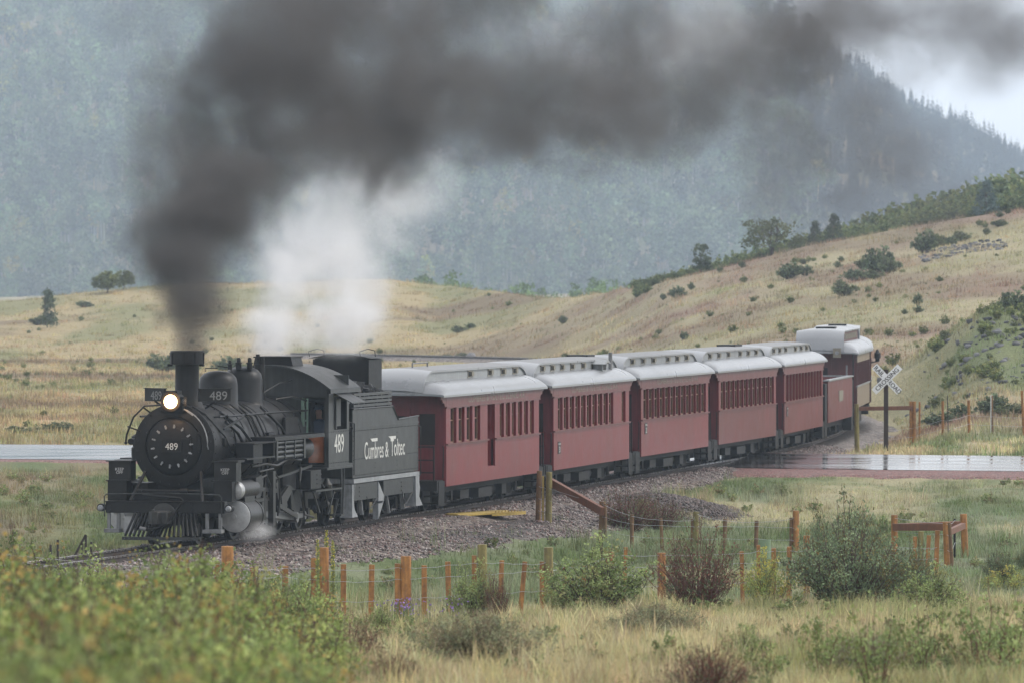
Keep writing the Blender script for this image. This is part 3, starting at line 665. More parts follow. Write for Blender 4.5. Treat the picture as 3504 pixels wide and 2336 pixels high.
# safety valves, whistle, turret stack
for x, y, hh, r_ in ((-.18, 5.75, .2, .05), (-.02, 5.9, .26, .065), (.22, 5.95, .26, .065)):
    mb = MB(); mb.lathe([(r_, 0), (r_, hh * .5), (r_ * 1.3, hh * .52), (r_ * 1.3, hh * .58), (r_ * .7, hh * .6), (r_ * .7, hh * .9), (r_ * .4, hh)], (x, y, 3.68), n=14); mb.build('safety_valve', SO, L)
mb = MB(); mb.cyl((.1, 7.2, 2.95), (.1, 7.2, 3.78), .12, n=14); mb.cyl((.06, 7.2, 3.78), (.06, 7.2, 4.0), .045, n=10); mb.cyl((.17, 7.2, 3.78), (.17, 7.2, 3.93), .05, n=10); mb.build('whistle_stand', SO, L)
# boiler piping: running rails, sand pipes, injector lines
mb = MB(); 
mb.tube([(.86, 1.2, BZ + .62), (.9, 3, BZ + .62), (.92, 5, BZ + .63), (.96, 8.1, BZ + .62)], .026)
for y in (1.6, 3.1, 4.6, 6.1, 7.4): mb.cyl((.6, y, BZ + .6), (.94, y, BZ + .63), .02, n=6); mb.lathe([(.0, -.04), (.04, 0), (0, .04)], (.93, y, BZ + .63), n=8)
for y in (3.75, 4.1, 4.5): mb.tube([(.38, y, BZ + .85), (.75, y + .1, BZ + .55), (.93, y + .2, BZ + .1), (.95, y + .3, BZ - .35), (.95, y - .1, BZ - 1.2)], .026)
mb.tube([(.8, 1.9, BZ + .5), (.94, 2.4, BZ + .25), (.96, 2.8, BZ - .02), (.97, 4.0, BZ - .06), (.98, 4.15, BZ - .3)], .035)
mb.tube([(.6, 2.2, BZ + .7), (.9, 2.8, BZ + .35), (1.0, 3.6, BZ - .1), (1.02, 5.2, BZ - .1)], .035)
mb.tube([(.62, 5.4, BZ + .75), (.93, 6.0, BZ + .3), (1.02, 6.4, BZ - .1), (1.02, 7.6, BZ - .2)], .03)
mb.tube([(.3, 1.1, BZ + .84), (.62, 1.0, BZ + .66), (.9, 1.5, BZ + .2), (.98, 1.8, BZ - .15)], .022)
mb.tube([(.55, 6.9, 3.0), (.8, 7.4, 3.05), (.95, 8.1, 2.95)], .02); mb.tube([(.3, 6.8, 3.15), (.5, 7.4, 3.35), (.6, 8.1, 3.4)], .014)
mb.bar((.88, 1.5, BZ + .35), (1.02, 2.6, BZ + .6), .04)
for sg in (-1,): mb.tube([(sg * .9, 1.2, BZ + .62), (sg * .96, 8.1, BZ + .62)], .024)
mb.build('boiler_pipes', B, L)
# cleaning doors and boxes hung on the boiler side
for q in ((.80, .92, 1.45, 2.1, BZ - .02, BZ + .16), (.87, .95, 6.3, 7.4, BZ + .12, BZ + .5), (.85, .95, 4.9, 5.4, BZ - .02, BZ + .2)): mb = MB(); mb.box(*q); mb.build('access_door', SO, L, bevel=.01)

# running boards, left and right, with the cooling pipes of the air system under the right one
for sg in (-1, 1):
    mb = MB(); mb.box(sg * .86, sg * 1.42, 1.4, 3.7, 1.80, 1.835); mb.box(sg * .86, sg * 1.42, 3.7, 7.9, 2.2, 2.235); mb.box(sg * 1.38, sg * 1.43, 3.7, 7.9, 2.15, 2.2); mb.box(sg * .9, sg * 1.40, 3.66, 3.72, 1.83, 2.2)
    mb.box(sg * .88, sg * 1.38, .85, 1.4, 1.775, 1.81); mb.build('running_board', B, L)
mb = MB()
for k in range(4): 
    z = 2.10 - k * .105; mb.cyl((1.36, 3.95, z), (1.36, 6.15, z), .042, n=10)
for y in (3.9, 6.2): mb.box(1.28, 1.42, y - .06, y + .06, 1.72, 2.16)
for y in (4.6, 5.4): mb.box(1.33, 1.415, y - .02, y + .02, 1.74, 2.15)
mb.build('cooling_pipes', M['cabgrey'], L)
mb = MB(); mb.box(1.0, 1.40, 2.0, 2.75, 1.70, 2.12); mb.box(.98, 1.43, 1.98, 3.75, 2.12, 2.15); mb.build('side_box', SO, L, bevel=.01)
for y0, y1 in ((6.35, 7.5),):
    mb = MB(); mb.cyl((1.05, y0, 1.9), (1.05, y1, 1.9), .24, n=22); mb.cyl((1.05, y0 - .03, 1.9), (1.05, y0, 1.9), .18, n=22); mb.cyl((1.05, y1, 1.9), (1.05, y1 + .03, 1.9), .18, n=22); mb.build('air_tank', B, L)
mb = MB(); mb.lathe([(.0, 0), (.12, .02), (.13, .1), (.13, .25), (.1, .28), (.1, .32), (.13, .36), (.13, .5), (.05, .55)], (-1.0, 1.3, 1.8), n=20); mb.cyl((-1.0, .8, 2.2), (-1.0, 1.1, 2.2), .07, n=14); mb.build('air_pump', SO, L)
# step boxes with KEEP OFF, below them a narrower box
for sg in (-1, 1):
    mb = MB(); x0, x1 = (.93, 1.42) if sg > 0 else (-1.42, -.93)
    mb.box(x0, x1, .55, .95, 1.385, 1.775); mb.box(x0 - .05, x1 + .05, .5, 1.0, 1.775, 1.80); mb.box(x0 - .05, x1 + .02, .5, .97, 1.365, 1.385); mb.box(x0 - .02 if sg > 0 else x0 - .03, x1 - .1, .58, .95, .93, 1.365)
    mb.m = 1; mb.text('KEEP', frame(((x0 + x1) / 2, .548, 1.615), (1, 0, 0), (0, 0, 1)), .062, .06); mb.text('OFF', frame(((x0 + x1) / 2, .548, 1.545), (1, 0, 0), (0, 0, 1)), .062, .06)
    mb.build('step_box', [B, M['stencil']], L)
# smokebox braces, cross pipe
mb = MB()
for sg in (-1, 1): mb.cyl((sg * .62, .62, BZ - .55), (sg * .80, .1, .95), .035, n=10)
mb.cyl((-.75, .3, 1.16), (.78, .3, 1.16), .035, n=10); mb.cyl((.25, .3, 1.16), (.42, .3, 1.16), .06, n=10); mb.cyl((-.75, .3, 1.16), (-.6, .3, 1.16), .05, n=10)
mb.build('smokebox_brace', B, L)
mb = MB(); mb.box(-.85, .85, .35, 2.6, .82, 1.1); mb.box(-.5, .5, 1.1, 2.2, 1.1, 1.45); mb.box(-1.3, 1.3, .02, .7, .90, .93); mb.build('deck', SO, L)
# pilot beam, handrail across it, marker lamps, steps
mb = MB(); mb.box(-1.32, 1.32, -.02, .18, .70, .93); mb.box(-1.32, 1.32, -.06, .2, .93, .955)
for x in np.linspace(-1.2, 1.2, 9): mb.cyl((x, -.04, .87), (x, -.02, .87), .018, n=6); mb.cyl((x, -.04, .76), (x, -.02, .76), .018, n=6)
bm_ = mb.build('pilot_beam', B, L, bevel=.008)
mb = MB(); mb.tube([(-1.33, -.05, .62), (-1.33, -.08, 1.05), (-1.28, -.08, 1.10), (0, -.08, 1.13), (1.22, -.08, 1.10), (1.27, -.08, 1.05), (1.27, -.05, .62)], .014); mb.build('front_handrail', M['cabgrey'], L)
for sg in (-1, 1):
    mb = MB(); x = sg * 1.42; mb.cyl((x, -.05, .81), (x, .12, .81), .085, n=18); mb.box(sg * 1.3, sg * 1.38, 0, .1, .76, .84); ml = mb.build('marker_lamp', SO, L)
    mb = MB(); mb.lathe([(.0, -.055), (.05, -.045), (.07, 0)], (x, -.05, .80), (0, 1, 0), 18); mb.build('lamp_glass', M['pale'], ml)
    mb = MB(); x0, x1 = (.86, 1.28) if sg > 0 else (-1.32, -.98)
    mb.box(x0, x1, -.14, .12, .28, .36); mb.box(x0 + .03, x0 + .1, 0, .06, .36, .7); mb.box(x1 - .1, x1 - .03, 0, .06, .36, .7); mb.build('front_step', [M['oldgrey']], L, bevel=.006)
mb = MB(); mb.box(-1.16, -1.02, .06, .1, .36, .72); mb.box(-.95, -.72, .1, .14, .26, .62); mb.build('pale_step_plate', M['silver'], L)
# pilot (cowcatcher): slats fanning down to a flat sill
mb = MB()
for i in range(17):
    t = -1 + i / 8.0; x1 = t * .80; x0 = t * .66 if abs(t) > .32 else t * .55
    top = .69 if abs(t) > .34 else .44; y1 = -.30 - .12 * (1 - abs(t))
    mb.tube([(x0, -.02, top), (x0 + (x1 - x0) * .35, -.08 + y1 * .25, top - (top - .22) * .4), (x1, y1, .22)], .028, n=8)
mb.m = 1; mb.prism([(-.88, -.26), (-.86, -.33), (-.4, -.41), (0, -.45), (.4, -.41), (.86, -.33), (.88, -.26), (0, -.3)], .135, .205, 'z')
for i in range(17):
    t = -.94 + i * 1.88 / 16; mb.cyl((t * .85, -.46 + .13 * abs(t), .17), (t * .85, -.40, .17), .012, n=6)
mb.build('pilot', [B, M['cabgrey']], L)
mb = MB(); mb.box(-.15, .15, -.5, .1, .5, .76); mb.prism([(-.2, -.2), (-.22, -.5), (-.1, -.66), (.02, -.64), (.06, -.52), (.2, -.55), (.24, -.4), (.2, -.2)], .48, .75, 'z'); mb.cyl((-.1, -.56, .46), (-.1, -.56, .8), .035, n=10)
mb.lathe([(.26, 0), (.28, -.1), (.18, -.13)], (0, -.02, .64), (0, 1, 0), 24); mb.build('coupler', M['iron'], L, bevel=.015)
mb = MB(); mb.tube([(-.5, .0, 1.08), (-.1, -.15, 1.06), (.4, -.25, 1.03), (.5, -.3, .97), (.38, -.35, .82), (.3, -.4, .68), (.15, -.5, .48), (-.1, -.55, .38), (-.28, -.55, .37)], .028, n=8); mb.m = 1; mb.cyl((-.26, -.55, .37), (-.40, -.55, .40), .042, n=10); mb.build('air_hose', [SO, M['oldgrey']], L)
# cylinders and valve chests, with silver covers
for sg in (-1, 1):
    mb = MB(); mb.cyl((sg * 1.24, 1.15, .60), (sg * 1.24, 2.15, .60), .345, n=36); mb.cyl((sg * 1.24, 1.1, .60), (sg * 1.24, 1.18, .60), .36, n=36); mb.cyl((sg * 1.24, 2.1, .60), (sg * 1.24, 2.18, .60), .36, n=36)
    mb.cyl((sg * 1.28, 1.05, 1.16), (sg * 1.28, 2.3, 1.16), .20, n=28); mb.box(sg * .75, sg * 1.42, 1.25, 2.05, .6, 1.3)
    cy_ = mb.build('cylinder', M['iron'], L)
    mb = MB(); mb.lathe([(.345, 0), (.34, -.03), (.28, -.05), (.06, -.06), (.05, -.09), (.01, -.09)], (sg * 1.24, 1.1, .60), (0, 1, 0), 36); mb.lathe([(.20, 0), (.2, -.1), (.17, -.16), (.1, -.19), (.01, -.2)], (sg * 1.28, 1.05, 1.16), (0, 1, 0), 28); mb.build('cylinder_cover', M['silver'], cy_)
# wheels: pilot truck, eight coupled wheels, trailing truck
def wheel(r, x, y, parent, name, m_, spokes=0, bal=0):
    mb = MB(); sg = 1 if x > 0 else -1
    mb.lathe([(r + .03, -sg * .03), (r + .03, 0), (r, .0), (r, sg * .09), (r - .07, sg * .09), (r - .07, sg * .02), (.12, sg * .03), (.12, sg * .1), (.01, sg * .1)], (x, y, r), (1, 0, 0), 36)
    if bal: mb.prism([(y + .06 + (r - .08) * math.cos(a), r + (r - .08) * math.sin(a)) for a in np.linspace(-.9 + bal, .9 + bal, 9)], x + sg * .02, x + sg * .085)
    return mb.build(name, m_, parent)
DY = (3.55, 4.75, 5.95, 7.15)
for y in DY:
    for sg in (-1, 1): wheel(.56, sg * .44, y, L, 'driving_wheel', M['iron'], bal=2.4)
for sg in (-1, 1): wheel(.35, sg * .44, .75, L, 'pilot_wheel', M['iron']); wheel(.36, sg * .44, 8.95, L, 'trailing_wheel', M['iron'])
# outside frames, counterweights, rods, crossheads and valve gear
for sg in (-1, 1):
    x = sg * .78; mb = MB(); mb.prism([(2.6, .74), (2.6, .96), (8.0, .96), (9.6, .85), (9.6, .7), (8.0, .74)], x - .05, x + .05)
    for y in DY: mb.box(x - .06, x + .06, y - .2, y + .2, .36, .8)
    mb.box(x - .05, x + .05, 2.6, 8.2, .30, .36); mb.build('outside_frame', SO, L)
    for y in DY: mb = MB(); mb.prism([(y + .42 * math.cos(a) * (1 if a > 0 else .55), .56 + .42 * math.sin(a) * (1 if a > .0 else .5)) for a in np.linspace(-2.9, 2.9, 16)], sg * .88, sg * .98); mb.build('counterweight', M['iron'], L)
    a = R(-35); px_, pz_ = .28 * math.cos(a), .56 + .28 * math.sin(a)
    mb = MB(); mb.bar((sg * 1.06, DY[0] + px_, pz_), (sg * 1.06, DY[3] + px_, pz_), .05, .10)
    for y in DY: mb.cyl((sg * 1.0, y + px_, pz_), (sg * 1.12, y + px_, pz_), .09, n=16)
    mb.build('side_rod', M['oldgrey'], L)
    mb = MB(); mb.bar((sg * 1.17, 3.05, .60), (sg * 1.17, DY[2] + px_, pz_), .06, .13); mb.cyl((sg * 1.1, DY[2] + px_, pz_), (sg * 1.26, DY[2] + px_, pz_), .12, n=18); mb.cyl((sg * 1.24, 2.1, .6), (sg * 1.24, 3.0, .6), .035, n=10); mb.build('main_rod', M['oldgrey'], L)
    mb = MB(); mb.box(sg * 1.15, sg * 1.33, 2.95, 3.3, .45, .85); mb.box(sg * 1.15, sg * 1.33, 2.15, 3.75, .86, .93); mb.box(sg * 1.3, sg * 1.42, 3.55, 3.75, .3, 1.5); mb.bar((sg * 1.3, 2.2, .40), (sg * 1.34, 3.95, .16), .08, .16); mb.build('crosshead', M['iron'], L)
    mb = MB(); mb.bar((sg * 1.3, 4.2, 1.25), (sg * 1.3, 4.45, .75), .05, .16); mb.bar((sg * 1.3, 2.3, 1.16), (sg * 1.3, 4.3, 1.05), .05, .09); mb.bar((sg * 1.3, 4.45, .72), (sg * 1.28, DY[2] + .1, .42), .05, .1)
    mb.bar((sg * 1.3, 3.1, .55), (sg * 1.32, 3.15, 1.12), .04, .09); mb.bar((sg * 1.2, 4.3, 1.3), (sg * 1.2, 7.6, 1.5), .03, .05); mb.tube([(sg * 1.36, 2.6, 1.36), (sg * 1.36, 3.2, 1.42), (sg * 1.36, 3.5, 1.22), (sg * 1.34, 3.6, .8)], .025)
    mb.prism([(4.6, .9), (5.2, 1.12), (5.5, 1.0), (5.0, .75), (4.7, .6)], sg * 1.27, sg * 1.32)
    mb.build('valve_gear', M['iron'], L)
mb = MB(); mb.box(-.72, .72, 6.9, 9.2, .9, 1.6); mb.box(-.55, .55, 7.2, 9.0, .35, .95); mb.box(-.5, .5, 2.8, 7, .5, 1.3); mb.build('firebox', SO, L)
for y in (4.15, 5.35, 6.55, 7.75):
    mb = MB(); mb.bar((1.0, y, .95), (1.02, y + .08, .3), .06, .12); mb.box(.9, 1.08, y - .02, y + .14, .3, .55); mb.build('brake_shoe', M['iron'], L)
mb = MB()
for k in range(6): mb.bar((1.18, 5.0 + k * .08, 1.02 + k * .02), (1.18, 6.1 - k * .08, 1.02 + k * .02), .08, .018)
mb.build('leaf_spring', M['iron'], L)
mb = MB(); mb.tube([(1.2, 2.6, 1.62), (1.3, 3.4, 1.66), (1.32, 4.2, 1.6), (1.3, 5.2, 1.72), (1.25, 6.5, 1.66)], .03); mb.tube([(1.25, 3.0, 1.5), (1.38, 3.7, 1.55), (1.4, 4.1, 1.3), (1.36, 4.3, .9), (1.3, 4.35, .5)], .022)
mb.tube([(1.22, 6.6, 1.5), (1.3, 6.2, 1.2), (1.34, 6.25, .8), (1.3, 6.6, .45), (1.3, 7.4, .35)], .025); mb.tube([(1.3, 7.6, 1.3), (1.38, 8.0, 1.0), (1.38, 8.3, .6), (1.3, 8.8, .45)], .025); mb.build('gear_pipework', M['iron'], L)
mb = MB(); mb.lathe([(.1, 0), (.13, .05), (.13, .3), (.08, .36), (.05, .44)], (1.3, 8.55, .75), n=14); mb.cyl((1.3, 8.25, .62), (1.3, 8.5, .62), .08, n=12); mb.build('injector', M['iron'], L)
mb = MB(); mb.prism([(2.15, .95), (2.5, .95), (2.75, 1.25), (2.6, 1.45), (2.15, 1.4)], 1.1, 1.42); mb.build('valve_stem_guide', M['jacket'], L)
# cab
CY0, CY1, CW = 8.15, 9.95, 1.45
ez, cz_ = 3.17, 3.70
arch = [(x, ez + (cz_ - ez) * (1 - (abs(x) / 1.52) ** 2.3)) for x in np.linspace(-1.52, 1.52, 25)]
cab = MB()
fr_in = [(x, z - .004) for x, z in arch if abs(x) < CW + .01]
cab.prism([(-CW, 1.5), (-1.2, 1.5), (-1.2, 3.05), (-.6, 3.05), (-.95, 2.4), (-.95, 1.5), (-.4, 1.5)] [:1] + [(-CW, 3.1)] + fr_in + [(CW, 3.1), (CW, 3.02), (-CW + .1, 3.02), (-CW + .1, 1.5)], CY0, CY0 + .04, 'y')
cab.box(.35, .83, CY0, CY0 + .04, 2.7, 3.02); cab.box(-.95, -.35, CY0, CY0 + .04, 2.5, 3.02)
cab.box(CW - .1, CW, CY0, CY0 + .05, 1.5, 3.1)                                           # right front corner post
for sg in (-1, 1):
    x0, x1 = (CW - .03, CW) if sg > 0 else (-CW, -CW + .03)
    cab.box(x0, x1, CY0 + .05, CY1, 1.5, 2.28); cab.box(x0, x1, CY0 + .05, CY0 + .5, 2.28, 3.15); cab.box(x0, x1, CY1 - .18, CY1, 2.28, 3.15); cab.box(x0, x1, CY0 + .5, CY1 - .18, 3.02, 3.15)
cab.box(-CW, CW, CY1 - .03, CY1, 2.9, 3.5); cab.box(-CW, CW, CY0, CY1 + .3, 1.44, 1.5)
cab.m = 1; cab.text('489', frame((CW + .002, (CY0 + CY1) / 2, 1.97), (0, 1, 0), (0, 0, 1)), .40, .42, .006)
cab.m = 0
for k in range(12):
    for z in (1.54, 2.24): cab.cyl((CW, CY0 + .1 + k * .15, z), (CW + .012, CY0 + .1 + k * .15, z), .012, n=6)
cb = cab.build('cab', [M['cabgrey'], M['white']], L, smooth=False)
mb = MB(); mb.loft([[(x, y, z) for x, z in arch] for y in (CY0 - .12, CY1 + .75)]); mb.loft([[(x, y, z + .045) for x, z in arch] for y in (CY0 - .14, CY1 + .77)])
mb.loft([[(x, CY0 - .13, z) for x, z in arch], [(x, CY0 - .13, z + .045) for x, z in arch]]); mb.loft([[(x, CY1 + .76, z) for x, z in arch], [(x, CY1 + .76, z + .045) for x, z in arch]])
for sg in (-1, 1): mb.box(sg * 1.5, sg * 1.53, CY0 - .12, CY1 + .75, ez - .06, ez + .04)
mb.build('roof', M['cabgrey'], cb)
mb = MB(); mb.prism([(-.48, 3.66), (-.42, 3.90), (.42, 3.90), (.48, 3.66)], 8.7, 9.6, 'y'); mb.box(-.44, .44, 8.62, 9.68, 3.90, 3.93); mb.build('roof_vent', SO, cb)
mb = MB(); mb.bar((.86, CY0 - .02, 1.95), (.86, CY0 - .02, 3.0), .16, .05); mb.bar((.96, CY0 - .03, 1.95), (.96, CY0 - .03, 3.0), .03, .04); mb.bar((.78, CY0 - .03, 2.5), (.96, CY0 - .03, 2.5), .04, .04, (0, 1, 0)); mb.build('cab_front_door', M['green'], cb)
mb = MB(); mb.bar((CW + .02, CY0 + .55, 2.3), (CW + .02, CY0 + .55, 3.0), .04); mb.box(CW - .02, CW + .02, CY0 + .6, CY0 + 1.0, 2.36, 2.98); mb.build('window_sash', M['cabgrey'], cb)
mb = MB(); mb.add([(CW, CY0 + .45, 3.12), (CW, CY1 - .1, 3.12), (CW + .42, CY1 - .1, 2.90), (CW + .42, CY0 + .45, 2.90), (CW, CY0 + .45, 3.1), (CW, CY1 - .1, 3.1), (CW + .42, CY1 - .1, 2.88), (CW + .42, CY0 + .45, 2.88)], [(0, 1, 2, 3), (4, 5, 6, 7), (0, 1, 5, 4), (2, 3, 7, 6), (1, 2, 6, 5), (0, 3, 7, 4)]); mb.build('window_awning', M['cabgrey'], cb)
mb = MB(); mb.box(.5, 1.3, CY0 + .3, CY0 + .8, 1.5, 1.95); mb.m = 1; mb.box(.95, 1.3, CY0 + .12, CY0 + .28, 1.55, 2.15); mb.build('cab_seat_box', [SO, M['orange']], cb)
mb = MB(); mb.box(-1.42, 1.42, CY1 - .02, CY1, 1.5, 2.9); mb.box(-.9, .9, CY0 + .5, CY0 + .9, 1.5, 2.9); mb.build('backhead', SO, cb)
# pale edge strip below the cab, steps, ladder, injector box
mb = MB(); mb.box(1.0, 1.5, CY0 - .3, CY1 + .2, 1.40, 1.445); mb.box(1.2, 1.46, 7.0, 9.3, .93, .97); mb.bar((1.44, 9.3, 1.4), (1.44, 9.4, .96), .03); mb.bar((1.44, 9.55, 1.4), (1.44, 9.4, .35), .03); mb.bar((1.44, 9.25, 1.4), (1.44, 9.3, .35), .03); mb.box(1.2, 1.46, 9.2, 9.5, .32, .36)
mb.bar((1.36, 9.3, .7), (1.36, 8.9, .3), .04); mb.bar((1.36, 9.0, .95), (1.36, 8.4, .38), .04); mb.bar((1.38, 7.05, .95), (1.38, 7.6, .45), .04)
mb.build('cab_steps', M['cabgrey'], L)
mb = MB(); mb.box(1.08, 1.42, 6.7, 7.6, 1.0, 1.42)
for k in range(3): mb.box(1.42, 1.435, 7.2, 7.6, 1.1 + k * .1, 1.13 + k * .1)
mb.build('tool_box', B, L, bevel=.01)

# the engine driver at the right-hand window
def skinned(name, joints, edges, mats, parent=None, zsplit=None, sub=2, **k):
    me = bpy.data.meshes.new(name); me.from_pydata([j[:3] for j in joints], edges, []); me.update()
    o = bpy.data.objects.new(name, me); COL.objects.link(o); s = o.modifiers.new('s', 'SKIN'); s.use_smooth_shade = True
    for v, j in zip(me.skin_vertices[0].data, joints): v.radius = (j[3], j[4] if len(j) > 4 else j[3])
    me.skin_vertices[0].data[0].use_root = True
    u = o.modifiers.new('u', 'SUBSURF'); u.levels = u.render_levels = sub
    bpy.context.view_layer.update(); e = o.evaluated_get(bpy.context.evaluated_depsgraph_get()); m2 = bpy.data.meshes.new_from_object(e)
    bpy.data.objects.remove(o); m2.materials.clear()
    for m in mats: m2.materials.append(m)
    if zsplit:
        for p in m2.polygons: p.material_index = zsplit(p.center)
    return link(name, m2, parent, **k)
J = [(0, 0, 0, .15, .12), (0, .0, .22, .15, .11), (0, -.02, .42, .18, .11), (0, -.03, .52, .07, .07), (0, -.05, .60, .06, .06), (0, -.07, .70, .085, .10), (0, -.07, .79, .075, .09),
     (.2, -.02, .46, .065), (.3, -.12, .22, .055), (.34, -.32, .18, .045), (.36, -.42, .2, .04), (-.2, -.02, .46, .065), (-.28, -.1, .2, .055), (-.2, -.3, .15, .045), (-.18, -.4, .16, .04),
     (.1, -.12, -.02, .09), (.13, -.42, -.03, .075), (.13, -.44, -.42, .055), (.13, -.56, -.46, .045), (-.1, -.12, -.02, .09), (-.13, -.42, -.03, .075), (-.13, -.44, -.42, .055), (-.13, -.56, -.46, .045)]
Ed = [(0, 1), (1, 2), (2, 3), (3, 4), (4, 5), (5, 6), (2, 7), (7, 8), (8, 9), (9, 10), (2, 11), (11, 12), (12, 13), (13, 14), (0, 15), (15, 16), (16, 17), (17, 18), (0, 19), (19, 20), (20, 21), (21, 22)]
man = skinned('person', J, Ed, [M['denim'], M['skin']], None, lambda c: 1 if c.z > .56 or (c.y < -.36 and c.z > .1) else 0)
tag(man, 'person in blue overalls seated inside the locomotive cab', 'person'); mx = Matrix.Translation(L.location) @ Matrix.Rotation(rz, 4, 'Z')
man.location = mx @ Vector((1.0, 9.0, 1.96)); man.rotation_euler = (0, 0, rz + .15)
mb = MB(); mb.lathe([(.105, 0), (.11, .05), (.09, .1), (.01, .12)], (0, -.07, .775), n=16); mb.box(-.07, .07, -.26, -.12, .78, .795); mb.build('cap', M['denim'], man)

# ------------------------------------------------------------------ tender
s1 = s0 + 10.85; loc, rz_t = place(trk(s1), trk(s1 + 6.3))
T_ = empty('tender', loc, rz_t, label='dark grey tender with white lettering coupled behind the locomotive', cat='tender')
TW, TL = 1.30, 6.3
mb = MB(); mb.box(-TW, TW, 0, TL, 1.12, 2.27); mb.box(-TW - .015, TW + .015, -.02, TL + .02, 2.25, 2.285)
side = [(0, 2.285), (0, 2.70), (3.75, 2.70), (3.85, 2.66), (4.35, 2.36), (TL, 2.40), (TL, 2.285)]
for sg in (-1, 1): mb.prism(side, sg * (TW - .03), sg * TW)
rim = [(0, 2.70), (3.75, 2.70), (3.85, 2.66), (4.3, 2.38), (TL, 2.42)]
for sg in (-1, 1): mb.tube([(sg * (TW + .005), y, z) for y, z in rim], .022)
mb.box(-TW, TW, TL - .03, TL, 2.285, 2.4); mb.box(-TW + .03, TW - .03, 3.7, 3.75, 2.285, 2.75)
for k in range(44):
    for z in (1.18, 1.55, 2.20): mb.cyl((TW, .1 + k * .141, z), (TW + .01, .1 + k * .141, z), .011, n=5)
for y in (.06, 2.1, 4.2, 6.24):
    for k in range(10): mb.cyl((TW, y, 1.2 + k * .11), (TW + .01, y, 1.2 + k * .11), .011, n=5)
mb.m = 1
f = lambda y, z: frame((TW + .003, y, z), (0, 1, 0), (0, 0, 1))
mb.text('Cumbres', f(1.98, 1.72), .345, .40, .006); mb.text('&', f(3.2, 1.70), .36, .36, .006); mb.text('Toltec', f(4.25, 1.73), .37, .40, .006)
mb.prism([(1.62, 1.99), (1.8, 1.92), (2.3, 1.92), (2.3, 1.99)], TW + .003, TW + .009); mb.prism([(3.35, 2.0), (3.6, 1.93), (4.05, 1.93), (4.05, 2.0)], TW + .003, TW + .009)
mb.build('tank', [M['cabgrey'], M['white']], T_, smooth=False)
for sg in (-1, 1):
    mb = MB()
    for k in range(4): mb.box(sg * (TW - .06), sg * TW, .1, 3.7, 2.74 + k * .085, 2.80 + k * .085)
    for y in (.15, 1.3, 2.5, 3.6): mb.box(sg * (TW - .1), sg * (TW - .06), y, y + .07, 2.6, 3.06)
    mb.build('coal_boards', M['cabgrey'], T_, smooth=False)
mb = MB(); mb.box(-TW, -TW + .06, 3.7, 3.76, 2.6, 3.05); mb.box(-TW + .06, TW - .06, 3.66, 3.72, 2.7, 3.05); mb.build('coal_bunker_end', M['cabgrey'], T_)
ar = [(x, 3.78 + .1 * (1 - (x / .72) ** 2)) for x in np.linspace(-.72, .72, 11)]
mb = MB(); mb.prism([(-.68, 2.28), (-.68, 3.78)] + [(x, z) for x, z in ar if abs(x) <= .68] + [(.68, 3.78), (.68, 2.28)], 3.95, 5.2, 'y'); mb.loft([[(x * 1.06, y, z + .03) for x, z in ar] for y in (3.82, 5.35)], caps=False)
mb.build('brakeman_shelter', SO, T_, smooth=False)
mb = MB()
for x in (-.62, .62): mb.tube([(x - .14, 3.95, 3.85), (x - .17, 3.98, 3.97), (x, 4.1, 4.03), (x + .14, 4.2, 3.99), (x + .16, 4.2, 3.85)], .012)
mb.build('shelter_hoops', B, T_)
mb = MB(); mb.box(-TW - .02, TW + .03, 0, TL, 1.0, 1.10); mb.box(-.5, .5, 0, TL, .75, 1.0); mb.build('frame', [M['pale']], T_)
mb = MB(); mb.box(1.0, TW, .1, 2.3, .60, .98); mb.box(1.0, TW, 2.9, TL - .5, .62, .98)
for y in (.6, 4.6):
    for k in range(3): mb.box(TW, TW + .012, y, y + .6, .68 + k * .1, .71 + k * .1)
mb.build('side_box', M['cabgrey'], T_)
for nm, polys in (('tender_step', [([(-.02, .98), (.3, .98), (.22, .8), (.12, .55), (.2, .4), (.5, .22), (-.05, .22)], 1.02, TW)]), ('side_bracket', [([(2.35, .98), (2.9, .62), (2.85, .52), (2.35, .52)], 1.18, TW + .02)]), ('side_bracket', [([(2.35, .46), (2.8, .46), (2.9, .6), (2.35, .1)], 1.18, TW + .02)]), ('tender_step', [([(TL - .35, 1.0), (TL + .05, 1.0), (TL + .02, .85), (TL + .1, .7), (TL + .02, .5), (TL + .35, .28), (TL - .3, .28)], 1.05, TW + .02)])):
    mb = MB(); [mb.prism(*p) for p in polys]; mb.build(nm, M['pale'], T_)
for p, q, w in (((1.22, 4.95, .62), (1.22, 5.1, .25), .1), ((1.22, 1.0, .6), (1.22, 1.15, .25), .08), ((1.22, 3.5, .6), (1.22, 3.75, .2), .06)): mb = MB(); mb.bar(p, q, w, .04); mb.build('brake_hanger', M['pale'], T_)
mb = MB(); mb.tube([(TW + .02, TL + .02, .98), (TW + .05, TL + .04, 1.05), (TW + .05, TL + .04, 2.15), (TW, TL, 2.2)], .016); mb.tube([(TW + .05, -.05, 1.2), (TW + .05, -.05, 2.38), (TW - .05, -.15, 2.42), (TW - .02, -.2, 2.2)], .018); mb.build('grab_rail', M['cabgrey'], T_)
